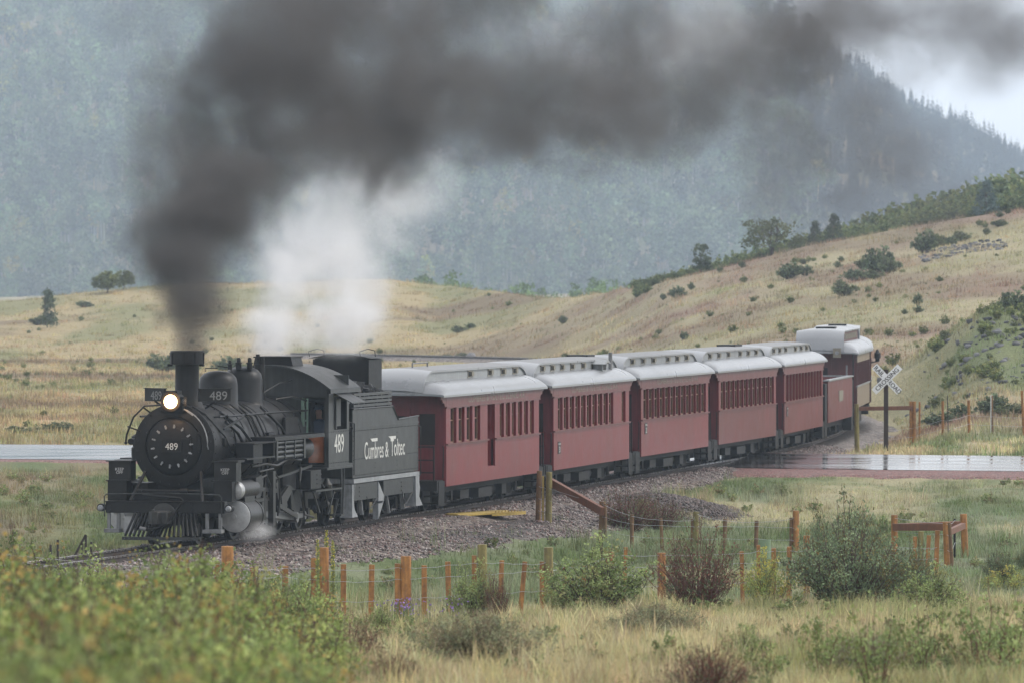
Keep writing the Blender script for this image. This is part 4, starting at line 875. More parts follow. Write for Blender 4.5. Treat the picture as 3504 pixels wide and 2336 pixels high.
def bogie(parent, y, r=.36, wb=1.5, x=.83, m_=None):
    m_ = m_ or M['under']; mb = MB()
    for sg in (-1, 1):
        X = sg * x
        mb.bar((X, y - wb / 2 - .2, r + .12), (X, y + wb / 2 + .2, r + .12), .07, .06); mb.bar((X, y - wb / 2 - .15, r + .08), (X, y - .25, r - .2), .06, .05); mb.bar((X, y + wb / 2 + .15, r + .08), (X, y + .25, r - .2), .06, .05); mb.bar((X, y - .28, r - .2), (X, y + .28, r - .2), .06, .05)
        for q in (-1, 1): mb.box(X - .08, X + .08, y + q * wb / 2 - .11, y + q * wb / 2 + .11, r - .12, r + .14)
        for q in (-.16, 0, .16): mb.cyl((X, y + q, r - .16), (X, y + q, r + .12), .055, n=8)
    mb.box(-x, x, y - .15, y + .15, r + .1, r + .25); bo = mb.build('bogie', m_, parent)
    for q in (-1, 1):
        for sg in (-1, 1): wheel(r, sg * .44, y + q * wb / 2, bo, 'wheel', m_)
    return bo
bogie(T_, 1.3); bogie(T_, 5.0)
mb = MB(); 
for y0 in (1.3, 4.7): mb.tube([(TW, y0, .66), (TW - .02, y0 + .3, .38), (TW - .05, y0 + .6, .36), (TW, y0 + 1, .62)], .014)
mb.build('safety_chain', M['cabgrey'], T_)
# coal heaped in the tender
rc = random.Random(11); mb = MB()
for k in range(420):
    x, y = rc.uniform(-1.15, 1.15), rc.uniform(.15, 3.9); top = 2.75 + .48 * math.exp(-((y - 2.6) / 1.3) ** 2) * (1 - .45 * (x / 1.2) ** 2) + rc.uniform(-.08, .06); r_ = rc.uniform(.07, .17)
    q = Quaternion((rc.uniform(-1, 1), rc.uniform(-1, 1), rc.uniform(-1, 1), rc.uniform(-1, 1))).normalized(); V = []
    for a, b in ((0, 0), (0, 1), (1, 0), (1, 1), (2, 0), (2, 1), (3, 0), (3, 1)):
        t = a * math.pi / 2; V.append(Vector((x, y, top)) + q @ Vector((r_ * math.cos(t) * rc.uniform(.7, 1.1), r_ * math.sin(t) * rc.uniform(.7, 1.1), (b - .5) * r_ * rc.uniform(1, 1.5))))
    mb.add(V, [(0, 2, 4, 6), (7, 5, 3, 1), (0, 1, 3, 2), (2, 3, 5, 4), (4, 5, 7, 6), (6, 7, 1, 0)])
co = mb.build('coal', M['coal'], None, smooth=False, label='loose black coal heaped in the tender behind the cab', cat='coal', kind='stuff'); co.location = T_.location; co.rotation_euler = T_.rotation_euler
# couch grass bed of coal under the lumps is the bunker floor
mb = MB(); mb.box(-TW + .03, TW - .03, .05, 3.66, 2.3, 2.72); mb.build('bunker_floor', SO, T_)

# ------------------------------------------------------------------ passenger cars
SX = dict(z0=.64, z1=1.66, z2=2.56, z3=2.84, W=1.28)
def roofmesh(L_, ov, W_, z3, mats, clw=.80, topz=3.44, hood=1.25, lowrise=.34, step=.12):
    """wet painted roof: curved lower deck with rounded ends, clerestory with sloping hoods"""
    y0, y1 = -ov, L_ + ov; yy = np.unique(np.concatenate([np.linspace(y0, y0 + 1.6, 16), np.linspace(y0 + 1.6, y1 - 1.6, 8), np.linspace(y1 - 1.6, y1, 16)]))
    mb = MB(); rings = []
    for y in yy:
        d = min(y - y0, y1 - y); e = math.sqrt(max(0, 1 - max(0, (.75 - d) / .75) ** 2)); ring = []
        for x in np.sin(np.linspace(-1, 1, 27) * math.pi / 2):
            ax = abs(x); h_ = math.sqrt(max(0, 1 - max(0, (ax - .45) / .55) ** 2))
            ring.append((x * (W_ + .09), y, z3 + .02 + lowrise * h_ * (.12 + .88 * e)))
        rings.append(ring)
    mb.loft(rings); mb.loft([[(p[0], p[1], p[2] - .05) for p in r] for r in rings])
    for sg in (0, -1): mb.loft([[r[sg] for r in rings], [(r[sg][0], r[sg][1], r[sg][2] - .05) for r in rings]])
    for r in (rings[0], rings[-1]): mb.loft([r, [(p[0], p[1], p[2] - .05) for p in r]])
    # clerestory shell: hood slopes at each end reach down to the eave line
    rings = []; zs = z3 + .2
    for y in yy:
        d = min(y - y0, y1 - y); e = math.sqrt(max(0, 1 - max(0, (hood - d) / hood) ** 2)); tz = z3 + .08 + (topz - z3 - .08) * e; bz = min(zs, tz - .03)
        rings.append([(-clw, y, bz), (-clw, y, tz - .05), (-clw - .05, y, tz - .045), (-clw - .05, y, tz)] + [(x * clw, y, tz + .06 * (1 - x * x)) for x in np.linspace(-.9, .9, 9)] + [(clw + .05, y, tz), (clw + .05, y, tz - .045), (clw, y, tz - .05), (clw, y, bz)])
    b = len(mb.f); mb.loft(rings); n = len(rings[0]) - 1
    for k in range(len(rings) - 1):
        for i in range(n):
            d = min(yy[k] - y0, y1 - yy[k]); fi = b + k * n + i
            if i in (0, n - 1): mb.fm[fi] = 2 if d > .5 else 0
            elif 3 <= i < n - 3 and d > hood * .8: mb.fm[fi] = 1
    return mb, yy
def car(front, rear, red, spec, label, ov=.68):
    loc, rz_ = place(front, rear); Lc = float(np.hypot(*(np.array(rear) - np.array(front))))
    c = empty('passenger_car', loc, rz_, label=label, cat='railway car', group='passenger cars of the train')
    z0, z1, z2, z3, W_ = SX['z0'], SX['z1'], SX['z2'], SX['z3'], SX['W']
    rd, lb = red
    mb = MB(); dr_ = spec.get('door')                                    # recessed side door (y0,y1) if any
    segs = [(0, Lc)] if not dr_ else [(0, dr_[0]), (dr_[1], Lc)]
    for a, b in segs:
        mb.box(W_ - .05, W_, a, b, z0, z1 - .10); mb.box(W_ - .05, W_ + .012, a, b, z1 - .10, z1 - .085); mb.box(W_ - .05, W_, a, b, z1 - .085, z1 - .02)
    mb.box(-W_, -W_ + .05, 0, Lc, z0, z3)
    if dr_: mb.box(W_ - .05, W_, dr_[0], dr_[1], z0, .98)
    mb.box(-W_ + .05, W_ - .05, .06, Lc - .06, z0, z0 + .06)
    mb.build('side_wall', rd, c, smooth=False)
    mb = MB()
    for a, b in segs: mb.box(W_ - .02, W_ + .045, a - .02, b + .02, z1 - .02, z1 + .02)
    mb.build('belt_rail', lb, c, smooth=False)
    # letterboard with ogee brackets at both ends
    mb = MB(); mb.box(W_ - .05, W_ + .004, -.02, Lc + .02, z2, z3)
    mb.prism([(-.02, z2), (-.02, z3), (-.62, z3), (-.6, z3 - .07), (-.45, z3 - .09), (-.40, z3 - .16), (-.22, z3 - .18), (-.15, z3 - .26)], W_ - .04, W_)
    mb.prism([(Lc + .02, z2), (Lc + .02, z3), (Lc + .62, z3), (Lc + .6, z3 - .07), (Lc + .45, z3 - .09), (Lc + .40, z3 - .16), (Lc + .22, z3 - .18), (Lc + .15, z3 - .26)], W_ - .04, W_)
    mb.box(W_, W_ + .03, -.05, Lc + .05, z2 - .02, z2 + .01)
    if spec.get('text'): mb.m = 1; mb.text('CUMBRES & TOLTEC SCENIC R.R.', frame((W_ + .005, Lc * .53, (z2 + z3) / 2 + .01), (0, 1, 0), (0, 0, 1)), spec['text'], .15, .004)
    mb.build('letterboard', [lb, M['vent']], c, smooth=False)
    # posts between windows, then each window as sash and pane
    for a, b in spec['posts']: mb = MB(); mb.box(W_ - .10, W_ - .004, a, b, z1, z2); mb.build('window_post', M['red'] if b - a > .3 else M['trim'], c, smooth=False)
    for a, b in spec['windows']:
        mb = MB(); mb.m = 1; mb.box(W_ - .115, W_ - .105, a + .03, b - .03, z1 + .04, z2 - .04)
        mb.m = 0; mb.box(W_ - .13, W_ - .075, a, b, z1, z1 + .05); mb.box(W_ - .13, W_ - .075, a, b, z2 - .05, z2); mb.box(W_ - .13, W_ - .075, a, a + .03, z1 + .05, z2 - .05); mb.box(W_ - .13, W_ - .075, b - .03, b, z1 + .05, z2 - .05)
        mb.box(W_ - .118, W_ - .095, a + .03, b - .03, (z1 + z2) / 2 + .1, (z1 + z2) / 2 + .13)
        mb.build('window', [spec.get('sash', M['goldtrim']), M['glass']], c, smooth=False)
    if dr_:
        mb = MB(); a, b = dr_; mb.box(W_ - .30, W_ - .26, a, b, .98, z2); mb.box(W_ - .26, W_ - .02, a, b, .96, .99); mb.box(W_ - .30, W_ - .101, b - .03, b, .99, z2); mb.box(W_ - .30, W_ - .101, a, a + .03, .99, z2); mb.m = 1; mb.box(W_ - .262, W_ - .255, a + .2, b - .2, 1.75, z2 - .1); mb.build('side_door', [M['trim'], M['glass']], c, smooth=False)
    # end walls, end door, platforms, railings, steps
    for y, q in ((0, -1), (Lc, 1)):
        mb = MB(); e0, e1 = sorted((y, y - q * .06)); mb.box(-W_ + .05, W_ - .05, e0, e1, z0, z3 + .1)
        mb.prism([(x, z3 + .1 + .24 * (1 - (x / 1.2) ** 2)) for x in np.linspace(-1.2, 1.2, 9)], e0, e1, 'y')
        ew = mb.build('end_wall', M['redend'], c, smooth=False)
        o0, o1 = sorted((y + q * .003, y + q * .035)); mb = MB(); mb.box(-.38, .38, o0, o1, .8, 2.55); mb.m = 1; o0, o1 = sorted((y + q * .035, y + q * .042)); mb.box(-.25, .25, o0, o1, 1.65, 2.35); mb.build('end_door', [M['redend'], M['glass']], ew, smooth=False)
        for sg in (-1, 1):
            o0, o1 = sorted((y + q * .003, y + q * .02)); mb = MB(); mb.box(sg * .62, sg * 1.0, o0, o1, 1.65, 2.4); mb.build('end_window', M['glass'], ew, smooth=False)
        mb = MB(); p0, p1 = sorted((y, y + q * .85)); mb.box(-1.2, 1.2, p0, p1, .72, .80); mb.box(-1.25, 1.25, *sorted((y + q * .8, y + q * .92)), .55, .80)
        for sg in (-1, 1):
            for k in range(3): mb.box(sg * .88, sg * 1.25, *sorted((y + q * .12, y + q * .72)), .22 + k * .18, .25 + k * .18)
            mb.box(sg * .85, sg * .88, p0, p1, .2, .78); mb.prism([(y + q * .1, .2), (y + q * .75, .2), (y + q * .7, .78), (y + q * .05, .78)], sg * 1.22, sg * 1.25)
        mb.box(-.12, .12, *sorted((y + q * .85, y + q * 1.05)), .5, .72)
        pf = mb.build('platform', M['under'], c, smooth=False)
        yy_ = y + q * .82
        for sg in (-1, 1):
            mb = MB()
            for x in (.3, .6, 1.15): mb.bar((sg * x, yy_, .8), (sg * x, yy_, 1.62), .035)
            for z in (1.62, 1.3, 1.0): mb.bar((sg * .3, yy_, z), (sg * 1.17, yy_, z), .035)
            mb.build('platform_railing', M['under'], pf)
        mb = MB(); mb.tube([(1.22, y + q * .12, .85), (1.24, y + q * .12, 1.6), (1.2, y + q * .06, 1.62)], .014)
        mb.build('grab_iron', M['under'], pf)
    rm, yy = roofmesh(Lc, ov, W_, z3, None); rf = rm.build('roof', [M['roof'], M['rooftop'], M['clere']], c, ang=30)
    for (y, w) in spec['vents']:
        mb = MB(); x = .80; za, zb = z3 + .395, z3 + .52
        mb.box(x, x + .012, y - w / 2 - .05, y + w / 2 + .05, za - .03, za); mb.box(x, x + .03, y - w / 2 - .05, y + w / 2 + .05, zb, zb + .025); mb.box(x, x + .012, y - w / 2 - .03, y - w / 2, za, zb); mb.box(x, x + .012, y + w / 2, y + w / 2 + .03, za, zb)
        mb.m = 1; mb.box(x + .001, x + .006, y - w / 2, y, za, zb); mb.m = 0; mb.box(x + .003, x + .05, y + .01, y + w / 2, za + .01, zb - .01); mb.build('clerestory_window', [M['vent'], M['soot']], rf, smooth=False)
    mb = MB(); mb.box(-.9, .9, .3, Lc - .3, .46, .64)
    for x in (-.75, .75):
        mb.tube([(x, 2.3, .5), (x, 4.1, .24), (x, Lc - 4.1, .24), (x, Lc - 2.3, .5)], .022)
        for y in (4.1, Lc - 4.1): mb.bar((x, y, .24), (x, y, .5), .07)
    mb.box(.3, 1.1, 4.6, 6.2, .22, .46); mb.box(-1.0, -.4, 6.0, 7.4, .2, .46); mb.box(-.25, .25, .4, Lc - .4, .2, .46); mb.box(.35, 1.0, 7.9, 8.5, .2, .46); mb.box(.35, 1.0, 2.9, 3.9, .24, .46); mb.cyl((.7, 7, .34), (.7, 7.8, .34), .16, n=14)
    mb.build('underframe', M['under'], c, smooth=False)
    bogie(c, 1.75, r=.34, wb=1.45, x=.8); bogie(c, Lc - 1.75, r=.34, wb=1.45, x=.8)
    if spec.get('num'):
        mb = MB(); y, zc = spec['num'][1:]; mb.box(W_, W_ + .015, y - .17, y + .17, zc - .16, zc + .16); mb.m = 1; mb.text(spec['num'][0], frame((W_ + .016, y, zc - .05), (0, 1, 0), (0, 0, 1)), .26, .15); mb.text('CAR', frame((W_ + .016, y, zc + .1), (0, 1, 0), (0, 0, 1)), .12, .045)
        mb.build('car_number_plate', [M['signblack'], M['white']], c, smooth=False)
    if spec.get('extra'): spec['extra'](c, Lc, rf)
    return c
def winrow(a, b, n, post=.14):
    """n windows between a and b: windows and the posts round them"""
    p = (b - a - post * (n + 1)) / n; ws, ps = [], []
    for k in range(n):
        x = a + post + k * (p + post); ws.append((x, x + p)); ps.append((x - post, x))
    ps.append((b - post, b)); return ws, ps
sF = [trk_s(y) for y in (159.25, 172.35, 185.3, 198.3, 211.3)]; BL = 11.3
def fr_re(i): return trk(sF[i]), trk(sF[i] + BL)
# first car: four windows, a recessed side door, six windows
w1, p1 = winrow(.25, 4.25, 4, .26); w2, p2 = winrow(6.1, 10.9, 6, .24)
p1 += [(0, .28), (4.2, 4.85)]; p2 += [(5.75, 6.15), (10.85, BL)]
def ex1(c, Lc, rf):
    mb = MB(); mb.tube([(.1, 1.5, 3.46), (.1, 1.5, 3.6), (.1, 3.2, 3.6), (.1, 3.2, 3.46)], .02); mb.build('roof_grab', M['rooftop'], rf)
car(*fr_re(0), (M['red'], M['letterboard']), dict(windows=w1 + w2, posts=p1 + p2, door=(4.85, 5.75), vents=[(5.0, .55), (7.4, .5), (9.0, .5), (10.5, .5)], text=.33, extra=ex1),
    'faded red passenger car with recessed side door, next behind the tender')
# second car: nine windows, a plain stretch, a narrow end window; stove pipe and vent on the roof
w1, p1 = winrow(.45, 9.0, 10, .17); w1.append((10.15, 10.75)); p1 += [(0, .5), (8.95, 10.15), (10.75, BL)]
def ex2(c, Lc, rf):
    mb = MB(); mb.cyl((1.0, 9.9, 3.0), (1.0, 9.9, 3.62), .055, n=12); mb.build('stove_pipe', M['rooftop'], rf)
    mb = MB(); mb.box(.84, 1.1, 8.15, 8.75, 3.1, 3.32); mb.prism([(8.0, 3.32), (8.45, 3.45), (8.9, 3.32), (8.45, 3.36)], .8, 1.2); mb.m = 1; mb.box(1.1, 1.11, 8.25, 8.65, 3.16, 3.3); mb.build('roof_ventilator', [M['clere'], M['soot']], rf, smooth=False)
    mb = MB(); mb.box(-.3, .3, 10.2, 11.3, 3.44, 3.54); mb.build('roof_hatch', M['soot'], rf)
car(*fr_re(1), (M['red'], M['letterboard']), dict(windows=w1, posts=p1, vents=[(.9, .5), (2.3, .5), (3.7, .5), (5.2, .5), (6.8, .5)], num=('3', .75, 1.22), extra=ex2, text=.33),
    'faded red passenger car bearing plate 3, stove pipe on its roof')
w1, p1 = winrow(.3, BL - .35, 12, .07); p1 += [(0, .34), (BL - .38, BL)]
car(*fr_re(2), (M['red'], M['letterboard']), dict(windows=w1, posts=p1, vents=[(1.2, .6), (2.9, .6), (4.6, .6), (7.0, .6), (8.6, .6), (10.2, .6)], num=('2', .7, 1.42), text=.33),
    'bright red passenger car bearing plate 2, twelve narrow windows')
def ex4(c, Lc, rf):
    mb = MB(); mb.box(-.3, .3, 9.2, 10.6, 3.44, 3.55); mb.build('roof_hatch', M['soot'], rf)
w1, p1 = winrow(.35, BL - .35, 12, .07); p1 += [(0, .38), (BL - .38, BL)]
car(*fr_re(3), (M['redlow'], M['letterboard']), dict(windows=w1, posts=p1, vents=[(1.2, .5), (2.9, .5), (4.7, .5), (7.0, .5), (8.6, .5), (10.2, .5)], extra=ex4),
    'dull brownish red passenger car between the cars with plates 2 and 1')
w1, p1 = winrow(.3, BL - .3, 12, .06); p1 += [(0, .33), (BL - .33, BL)]
car(*fr_re(4), (M['redlow'], M['letterboard']), dict(windows=w1, posts=p1, vents=[(1.0, .6), (2.7, .6), (4.4, .6), (7.2, .6), (8.9, .6), (10.5, .6)], num=('1', .75, 1.35)),
    'red passenger car bearing plate 1, just ahead of the open observation car')
# open observation car
s6 = trk_s(224.2); f6, r6 = trk(s6), trk(s6 + 10.6); loc, rz_ = place(f6, r6); L6 = 10.6
c = empty('observation_car', loc, rz_, label='open topped red observation car with low wooden sides near the train rear', cat='railway car', group=None)
mb = MB(); W_ = 1.28
for sg in (-1, 1): mb.box(*sorted((sg * W_, sg * (W_ - .08))), 0, L6, .70, 2.12)
for y in (0, L6 - .08): mb.box(-W_ + .08, W_ - .08, y, y + .08, .7, 2.12)
mb.box(-W_ + .08, W_ - .08, .08, L6 - .08, .7, .78); mb.build('side_boards', M['redlow'], c, smooth=False)
mb = MB()
for sg in (-1, 1): mb.box(*sorted((sg * (W_ + .05), sg * (W_ - .14))), -.06, L6 + .06, 2.12, 2.17)
for y in (-.06, L6 - .1): mb.box(-W_ + .14, W_ - .14, y, y + .16, 2.12, 2.17)
mb.build('top_rail', M['clere'], c, smooth=False)
mb = MB(); mb.box(W_, W_ + .02, 4.6, 6.4, 1.35, 1.72); mb.build('side_plaque', M['vent'], c, smooth=False)
mb = MB(); mb.box(-.9, .9, -.9, L6 + .9, .45, .7); mb.box(-1.25, 1.25, -.95, -.1, .62, .72)
for sg in (-1, 1): mb.box(*sorted((sg * .95, sg * 1.25)), -.9, -.06, .2, 2.05)
for sg in (-1, 1): mb.box(*sorted((sg * .95, sg * 1.25)), L6 + .06, L6 + .9, .2, 2.0)
mb.build('underframe', M['under'], c, smooth=False)
bogie(c, 1.6, r=.34, x=.8); bogie(c, L6 - 1.6, r=.34, x=.8)
# two parlour cars with tan lower sides
def parlour(front, rear, label, lantern):
    loc, rz_ = place(front, rear); Lc = float(np.hypot(*(np.array(rear) - np.array(front)))); W_ = 1.30
    c = empty('parlor_car', loc, rz_, label=label, cat='railway car', group='parlor cars at the train rear')
    mb = MB(); mb.box(W_ - .05, W_, 0, Lc, .95, 1.72); mb.box(-W_, -W_ + .05, 0, Lc, .95, 2.9); mb.box(W_ - .05, W_, 0, Lc, 2.58, 2.92); mb.build('side_wall', M['tan'], c, smooth=False)
    mb = MB(); mb.box(W_ - .03, W_ + .03, -.02, Lc + .02, 1.70, 1.75); mb.build('belt_rail', M['clere'], c, smooth=False)
    ws, ps = winrow(.2, Lc - .2, 10, .1)
    for a, b in ps: mb = MB(); mb.box(W_ - .1, W_ - .003, a, b, 1.75, 2.58); mb.build('window_post', M['maroon'], c, smooth=False)
    for y in (0, Lc - .12): mb = MB(); mb.box(W_ - .06, W_ + .01, y, y + .12, .9, 2.9); mb.build('corner_post', M['maroon'], c, smooth=False)
    for a, b in ws:
        mb = MB(); mb.m = 1; mb.box(W_ - .115, W_ - .105, a + .03, b - .03, 1.79, 2.54); mb.m = 0; mb.box(W_ - .12, W_ - .08, a, b, 1.75, 1.79); mb.box(W_ - .12, W_ - .08, a, b, 2.54, 2.58); mb.box(W_ - .12, W_ - .08, a, a + .03, 1.79, 2.54); mb.box(W_ - .12, W_ - .08, b - .03, b, 1.79, 2.54); mb.build('window', [M['goldtrim'], M['glass']], c, smooth=False)
    for y, q in ((0, -1), (Lc, 1)):
        mb = MB(); mb.box(-W_ + .05, W_ - .05, *sorted((y, y - q * .06)), .9, 3.0); mb.prism([(x, 3.0 + .3 * (1 - (x / 1.2) ** 2)) for x in np.linspace(-1.2, 1.2, 9)], *sorted((y, y - q * .06)), 'y'); ew = mb.build('end_wall', M['maroon'], c, smooth=False)
        mb = MB(); mb.box(-.38, .38, *sorted((y + q * .003, y + q * .04)), .95, 2.6); mb.m = 1; mb.box(-.24, .24, *sorted((y + q * .04, y + q * .046)), 1.7, 2.4); mb.build('end_door', [M['maroon'], M['glass']], ew, smooth=False)
        mb = MB(); mb.box(-1.25, 1.25, *sorted((y, y + q * .9)), .7, .8)
        for sg in (-1, 1): mb.bar((sg * 1.2, y + q * .85, .8), (sg * 1.2, y + q * .85, 2.9), .05); mb.bar((sg * .3, y + q * .85, 1.6), (sg * 1.2, y + q * .85, 1.6), .04)
        mb.build('platform', M['under'], c, smooth=False)
    rm, yy = roofmesh(Lc, .9, W_, 2.90, None, clw=.82, topz=3.72, hood=.75, lowrise=.42); rf = rm.build('roof', [M['roof'], M['roof'], M['maroon']], c, ang=30)
    for k in range(12):
        y = 1 + k * (Lc - 2) / 11; mb = MB(); mb.box(.82, .84, y - .22, y + .22, 3.40, 3.6); mb.build('clerestory_window', M['vent'], rf, smooth=False)
    mb = MB(); mb.box(-.35, .35, 3, 4.6, 3.78, 3.84); mb.build('roof_hatch', M['soot'], rf)
    mb = MB(); mb.box(-.9, .9, .3, Lc - .3, .5, .95); mb.box(-1.2, 1.2, 4, 6, .35, .8); mb.build('underframe', M['under'], c, smooth=False)
    bogie(c, 1.7, r=.34, x=.8); bogie(c, Lc - 1.7, r=.34, x=.8)
    if lantern == 'front':
        for sg in (-1, 1):
            mb = MB(); mb.box(sg * .62 - .14 + .0, sg * .62 + .14, -1.0, -.86, 2.78, 3.12); mb.m = 1; mb.cyl((sg * .62, -1.02, 2.95), (sg * .62, -1.0, 2.95), .07, n=14); mb.build('end_lamp', [M['vent'], M['pale']], c)
        mb = MB(); mb.bar((.95, -.5, 1.75), (.95, -.5, 2.5), .06); mb.build('end_pole', M['pale'], c)
    else:
        mb = MB(); mb.lathe([(.07, 0), (.09, .04), (.085, .12), (.13, .15), (.13, .33), (.08, .38), (.06, .45), (.03, .49)], (1.56, Lc - .2, 2.3), n=14); mb.bar((1.28, Lc - .2, 2.25), (1.56, Lc - .2, 2.32), .05); mb.build('tail_lantern', M['soot'], c)
    return c
s7 = trk_s(237.4); parlour(trk(s7), trk(s7 + 11.0), 'tan and maroon parlor car with two square end lamps, white roof', 'front')
s8 = trk_s(250.6); parlour(trk(s8), trk(s8 + 11.0), 'last car of the train, tan and maroon, black lantern at its tail', 'rear')

# ------------------------------------------------------------------ crossing sign
sp = P(3032, 1538, 221); sg_ = empty('crossbuck_sign', (sp.x, sp.y, zg1(sp.x, sp.y) - .02), R(-2), label='white crossed railroad crossing sign on a dark wooden post', cat='sign')
zt = P(3032, 1262, 221).z - sg_.location.z
mb = MB(); mb.box(-.075, .075, -.07, .07, -.4, zt); mb.build('post', M['signpost'], sg_, bevel=.008)
zc = P(3035, 1296, 221).z - sg_.location.z; o_ = P(3035, 1296, 221).x - sp.x
for ang, words, y in ((-46, ('RAIL', 'ROAD'), -.100), (44, ('CROS', 'SING'), -.135)):
    r_ = Vector((math.cos(R(ang)), 0, math.sin(R(ang)))); u_ = Vector((-math.sin(R(ang)), 0, math.cos(R(ang)))); f = frame((o_, y, zc), r_, u_)
    mb = MB(); mb.box(-.61, .61, -.115, .115, -.03, 0, f); mb.m = 1
    if ang < 0: [mb.text(w_, f @ Matrix.Translation((x_ + q_, 0, .001 + abs(q_ - .004) * .05)), .14, .15) for w_, x_ in (('RAIL', -.37), ('ROAD', .37)) for q_ in (-.004, .004)]
    else: [mb.text('CROSSING', f @ Matrix.Translation((q_, 0, .001 + abs(q_ - .004) * .05)), .15, .15) for q_ in (-.004, .004)]
    mb.build('sign_board', [M['signwhite'], M['signblack']], sg_, smooth=False)

# ------------------------------------------------------------------ fences
def fence(name, label, posts, rails=(), wires=(), group='wire fences along the line'):
    """posts: (px, py top, Y, diameter, material, lean, round)"""
    c0 = G(posts[0][0], posts[0][2]); f = empty(name, c0, 0, label=label, cat='fence', group=group); tops = []
    for px, py, Y, d, m_, lean, rnd_ in posts:
        t = P(px, py, Y); b = Vector((t.x - lean, Y, zg1(t.x - lean, Y) - .35)); mb = MB()
        if rnd_: mb.cyl(b - c0, t - c0, d / 2 * 1.06, d / 2, n=14)
        else: mb.bar(b - c0, t - c0, d, d, (0, 1, 0))
        mb.build('post', M[m_], f, bevel=.006 if rnd_ else .004); tops.append((t, b))
    if wires:
        mb = MB(); order = sorted(tops, key=lambda q: q[0].x)
        for h_ in wires:
            pts = []
            for t, b in order:
                zb = b.z + .35; z = min(t.z - .04, zb + h_); k = (z - b.z) / (t.z - b.z); p = b.lerp(t, k) + Vector((0, -.06, 0))
                if pts: q = pts[-1]; pts.append((q + p) / 2 + Vector((0, 0, -.02)))
                pts.append(p)
            mb.tube([p - c0 for p in pts], .0048, n=4)
        mb.build('wire', M['wire'], f)
    for a, b, w, m_ in rails:
        mb = MB(); mb.bar(P(*a) - c0, P(*b) - c0, .1, w, (0, 0, 1)); mb.build('rail', M[m_], f, bevel=.006)
    return f
s, g_, br = 'postwood', 'postgreen', 'postbrown'
def z2(x, y): return 900 + x / 2.352, 1750 + y / 2.352
A = [(5, 1887, 122, .09, br, 0, True), (640, 1941, 123, .10, s, 0, False), (743, 1918, 124, .10, s, 0, False), (778, 1867, 124, .23, s, 0, True), (865, 1940, 124, .11, s, .02, False)]
for x, y, d, m_, ln, rd_ in [(180, 435, .11, s, .02, 0), (405, 370, .10, s, -.02, 0), (490, 285, .19, s, -.01, 1), (647, 420, .105, s, 0, 0), (875, 425, .105, s, .02, 0), (1083, 415, .11, s, -.01, 0), (1150, 355, .20, s, 0, 1),
        (1297, 430, .10, s, 0, 0), (1487, 400, .10, s, -.03, 0), (1700, 350, .09, s, 0, 0), (1763, 262, .185, g_, 0, 1), (1922, 390, .09, s, .05, 0), (2108, 400, .09, s, .12, 0), (2245, 400, .085, s, .0, 0), (2298, 285, .175, g_, 0, 1)]:
    a = z2(x, y); A.append((a[0], a[1], 125, d, m_, ln, bool(rd_)))
for x, y, d, m_, ln, rd_ in [(345, 995, .075, s, .0, 0), (518, 1000, .085, s, 0, 0), (750, 880, .165, s, 0, 1), (893, 838, .07, s, .05, 0), (1213, 888, .165, s, 0, 1), (1928, 875, .08, s, -.03, 0), (2078, 818, .07, s, 0, 0), (2215, 850, .08, s, 0, 0), (2347, 838, .06, s, .02, 0)]:
    A.append((1800 + x / 2.613, 1550 + y / 2.613, 128, d, m_, ln, bool(rd_)))
for x, y, d, m_, ln, rd_ in [(95, 645, .085, s, 0, 0), (203, 635, .085, s, 0, 0), (320, 560, .12, s, 0, 0), (390, 640, .08, s, 0, 0), (1060, 567, .085, s, 0, 0), (1100, 530, .11, g_, 0, 1), (1155, 558, .08, s, .09, 0), (1213, 525, .09, s, .06, 0)]:
    A.append((2600 + x / 1.994, 1550 + y / 1.994, 131, d, m_, ln, bool(rd_)))
fence('wire_fence', 'nearer wire fence of orange wooden posts, thick ones paired with thin', A, wires=(.42, .80, 1.02))
Bf = []
for x, y, d, m_, ln, rd_ in [(120, 155, .13, br, .05, 1), (152, 200, .05, 'yellow', 0, 0), (207, 165, .16, g_, .02, 1), (683, 430, .15, br, .03, 1), (707, 450, .08, br, .0, 1), (947, 545, .09, br, 0, 1), (1205, 580, .085, br, -.05, 1), (1488, 585, .08, br, .0, 1), (1520, 520, .14, g_, 0, 1), (1780, 585, .10, br, .02, 1), (2063, 600, .10, br, .03, 1)]:
    Bf.append((1800 + x / 2.613, 1550 + y / 2.613, 163 - min(5, x / 200), d, m_, ln, bool(rd_)))
for x, y, d, m_, ln, rd_ in [(214, 437, .08, br, 0, 1), (247, 390, .155, s, 0, 1)]:
    Bf.append((2600 + x / 1.994, 1550 + y / 1.994, 157, d, m_, ln, bool(rd_)))
fence('wire_fence', 'farther wire fence of brown posts with a sloping timber rail near the train', Bf, rails=[((1880, 1645, 162.6), (2062, 1748, 159.2), .2, 'railwood')], wires=(.3, .6, .9))
fence('corner_brace', 'square timber corner brace of posts and rails at the wet meadow', [(3061, 1760, 150, .15, s, 0, True), (3238, 1784, 148, .16, s, -.05, True), (3249, 1786, 147.4, .08, br, -.09, True), (3297, 1757, 152, .16, s, -.06, True), (3267, 1773, 153, .05, 'soot', 0, False)],
    rails=[((3061, 1802, 149.9), (3232, 1802, 148), .16, 'railwood'), ((3246, 1820, 148), (3297, 1797, 151.9), .14, 'railwood'), ((3061, 1800, 151.5), (3297, 1790, 152.4), .13, 'railwood')], wires=(.35, .7, 1.0), group='timber braces')
Cf = [(2931, 1381, 226, .17, g_, -.02, True), (3117, 1372, 226, .10, s, 0, False), (3128, 1372, 226, .13, s, 0, True), (3147, 1373, 226, .07, s, 0, True), (3226, 1371, 226, .09, s, -.01, True), (3242, 1352, 225, .03, 'rust', -.04, False), (3315, 1368, 226, .10, s, -.02, True), (3394, 1352, 225, .085, br, -.02, True), (3391, 1350, 224.9, .03, 'white', 0, False), (3497, 1335, 224, .09, s, -.09, True)]
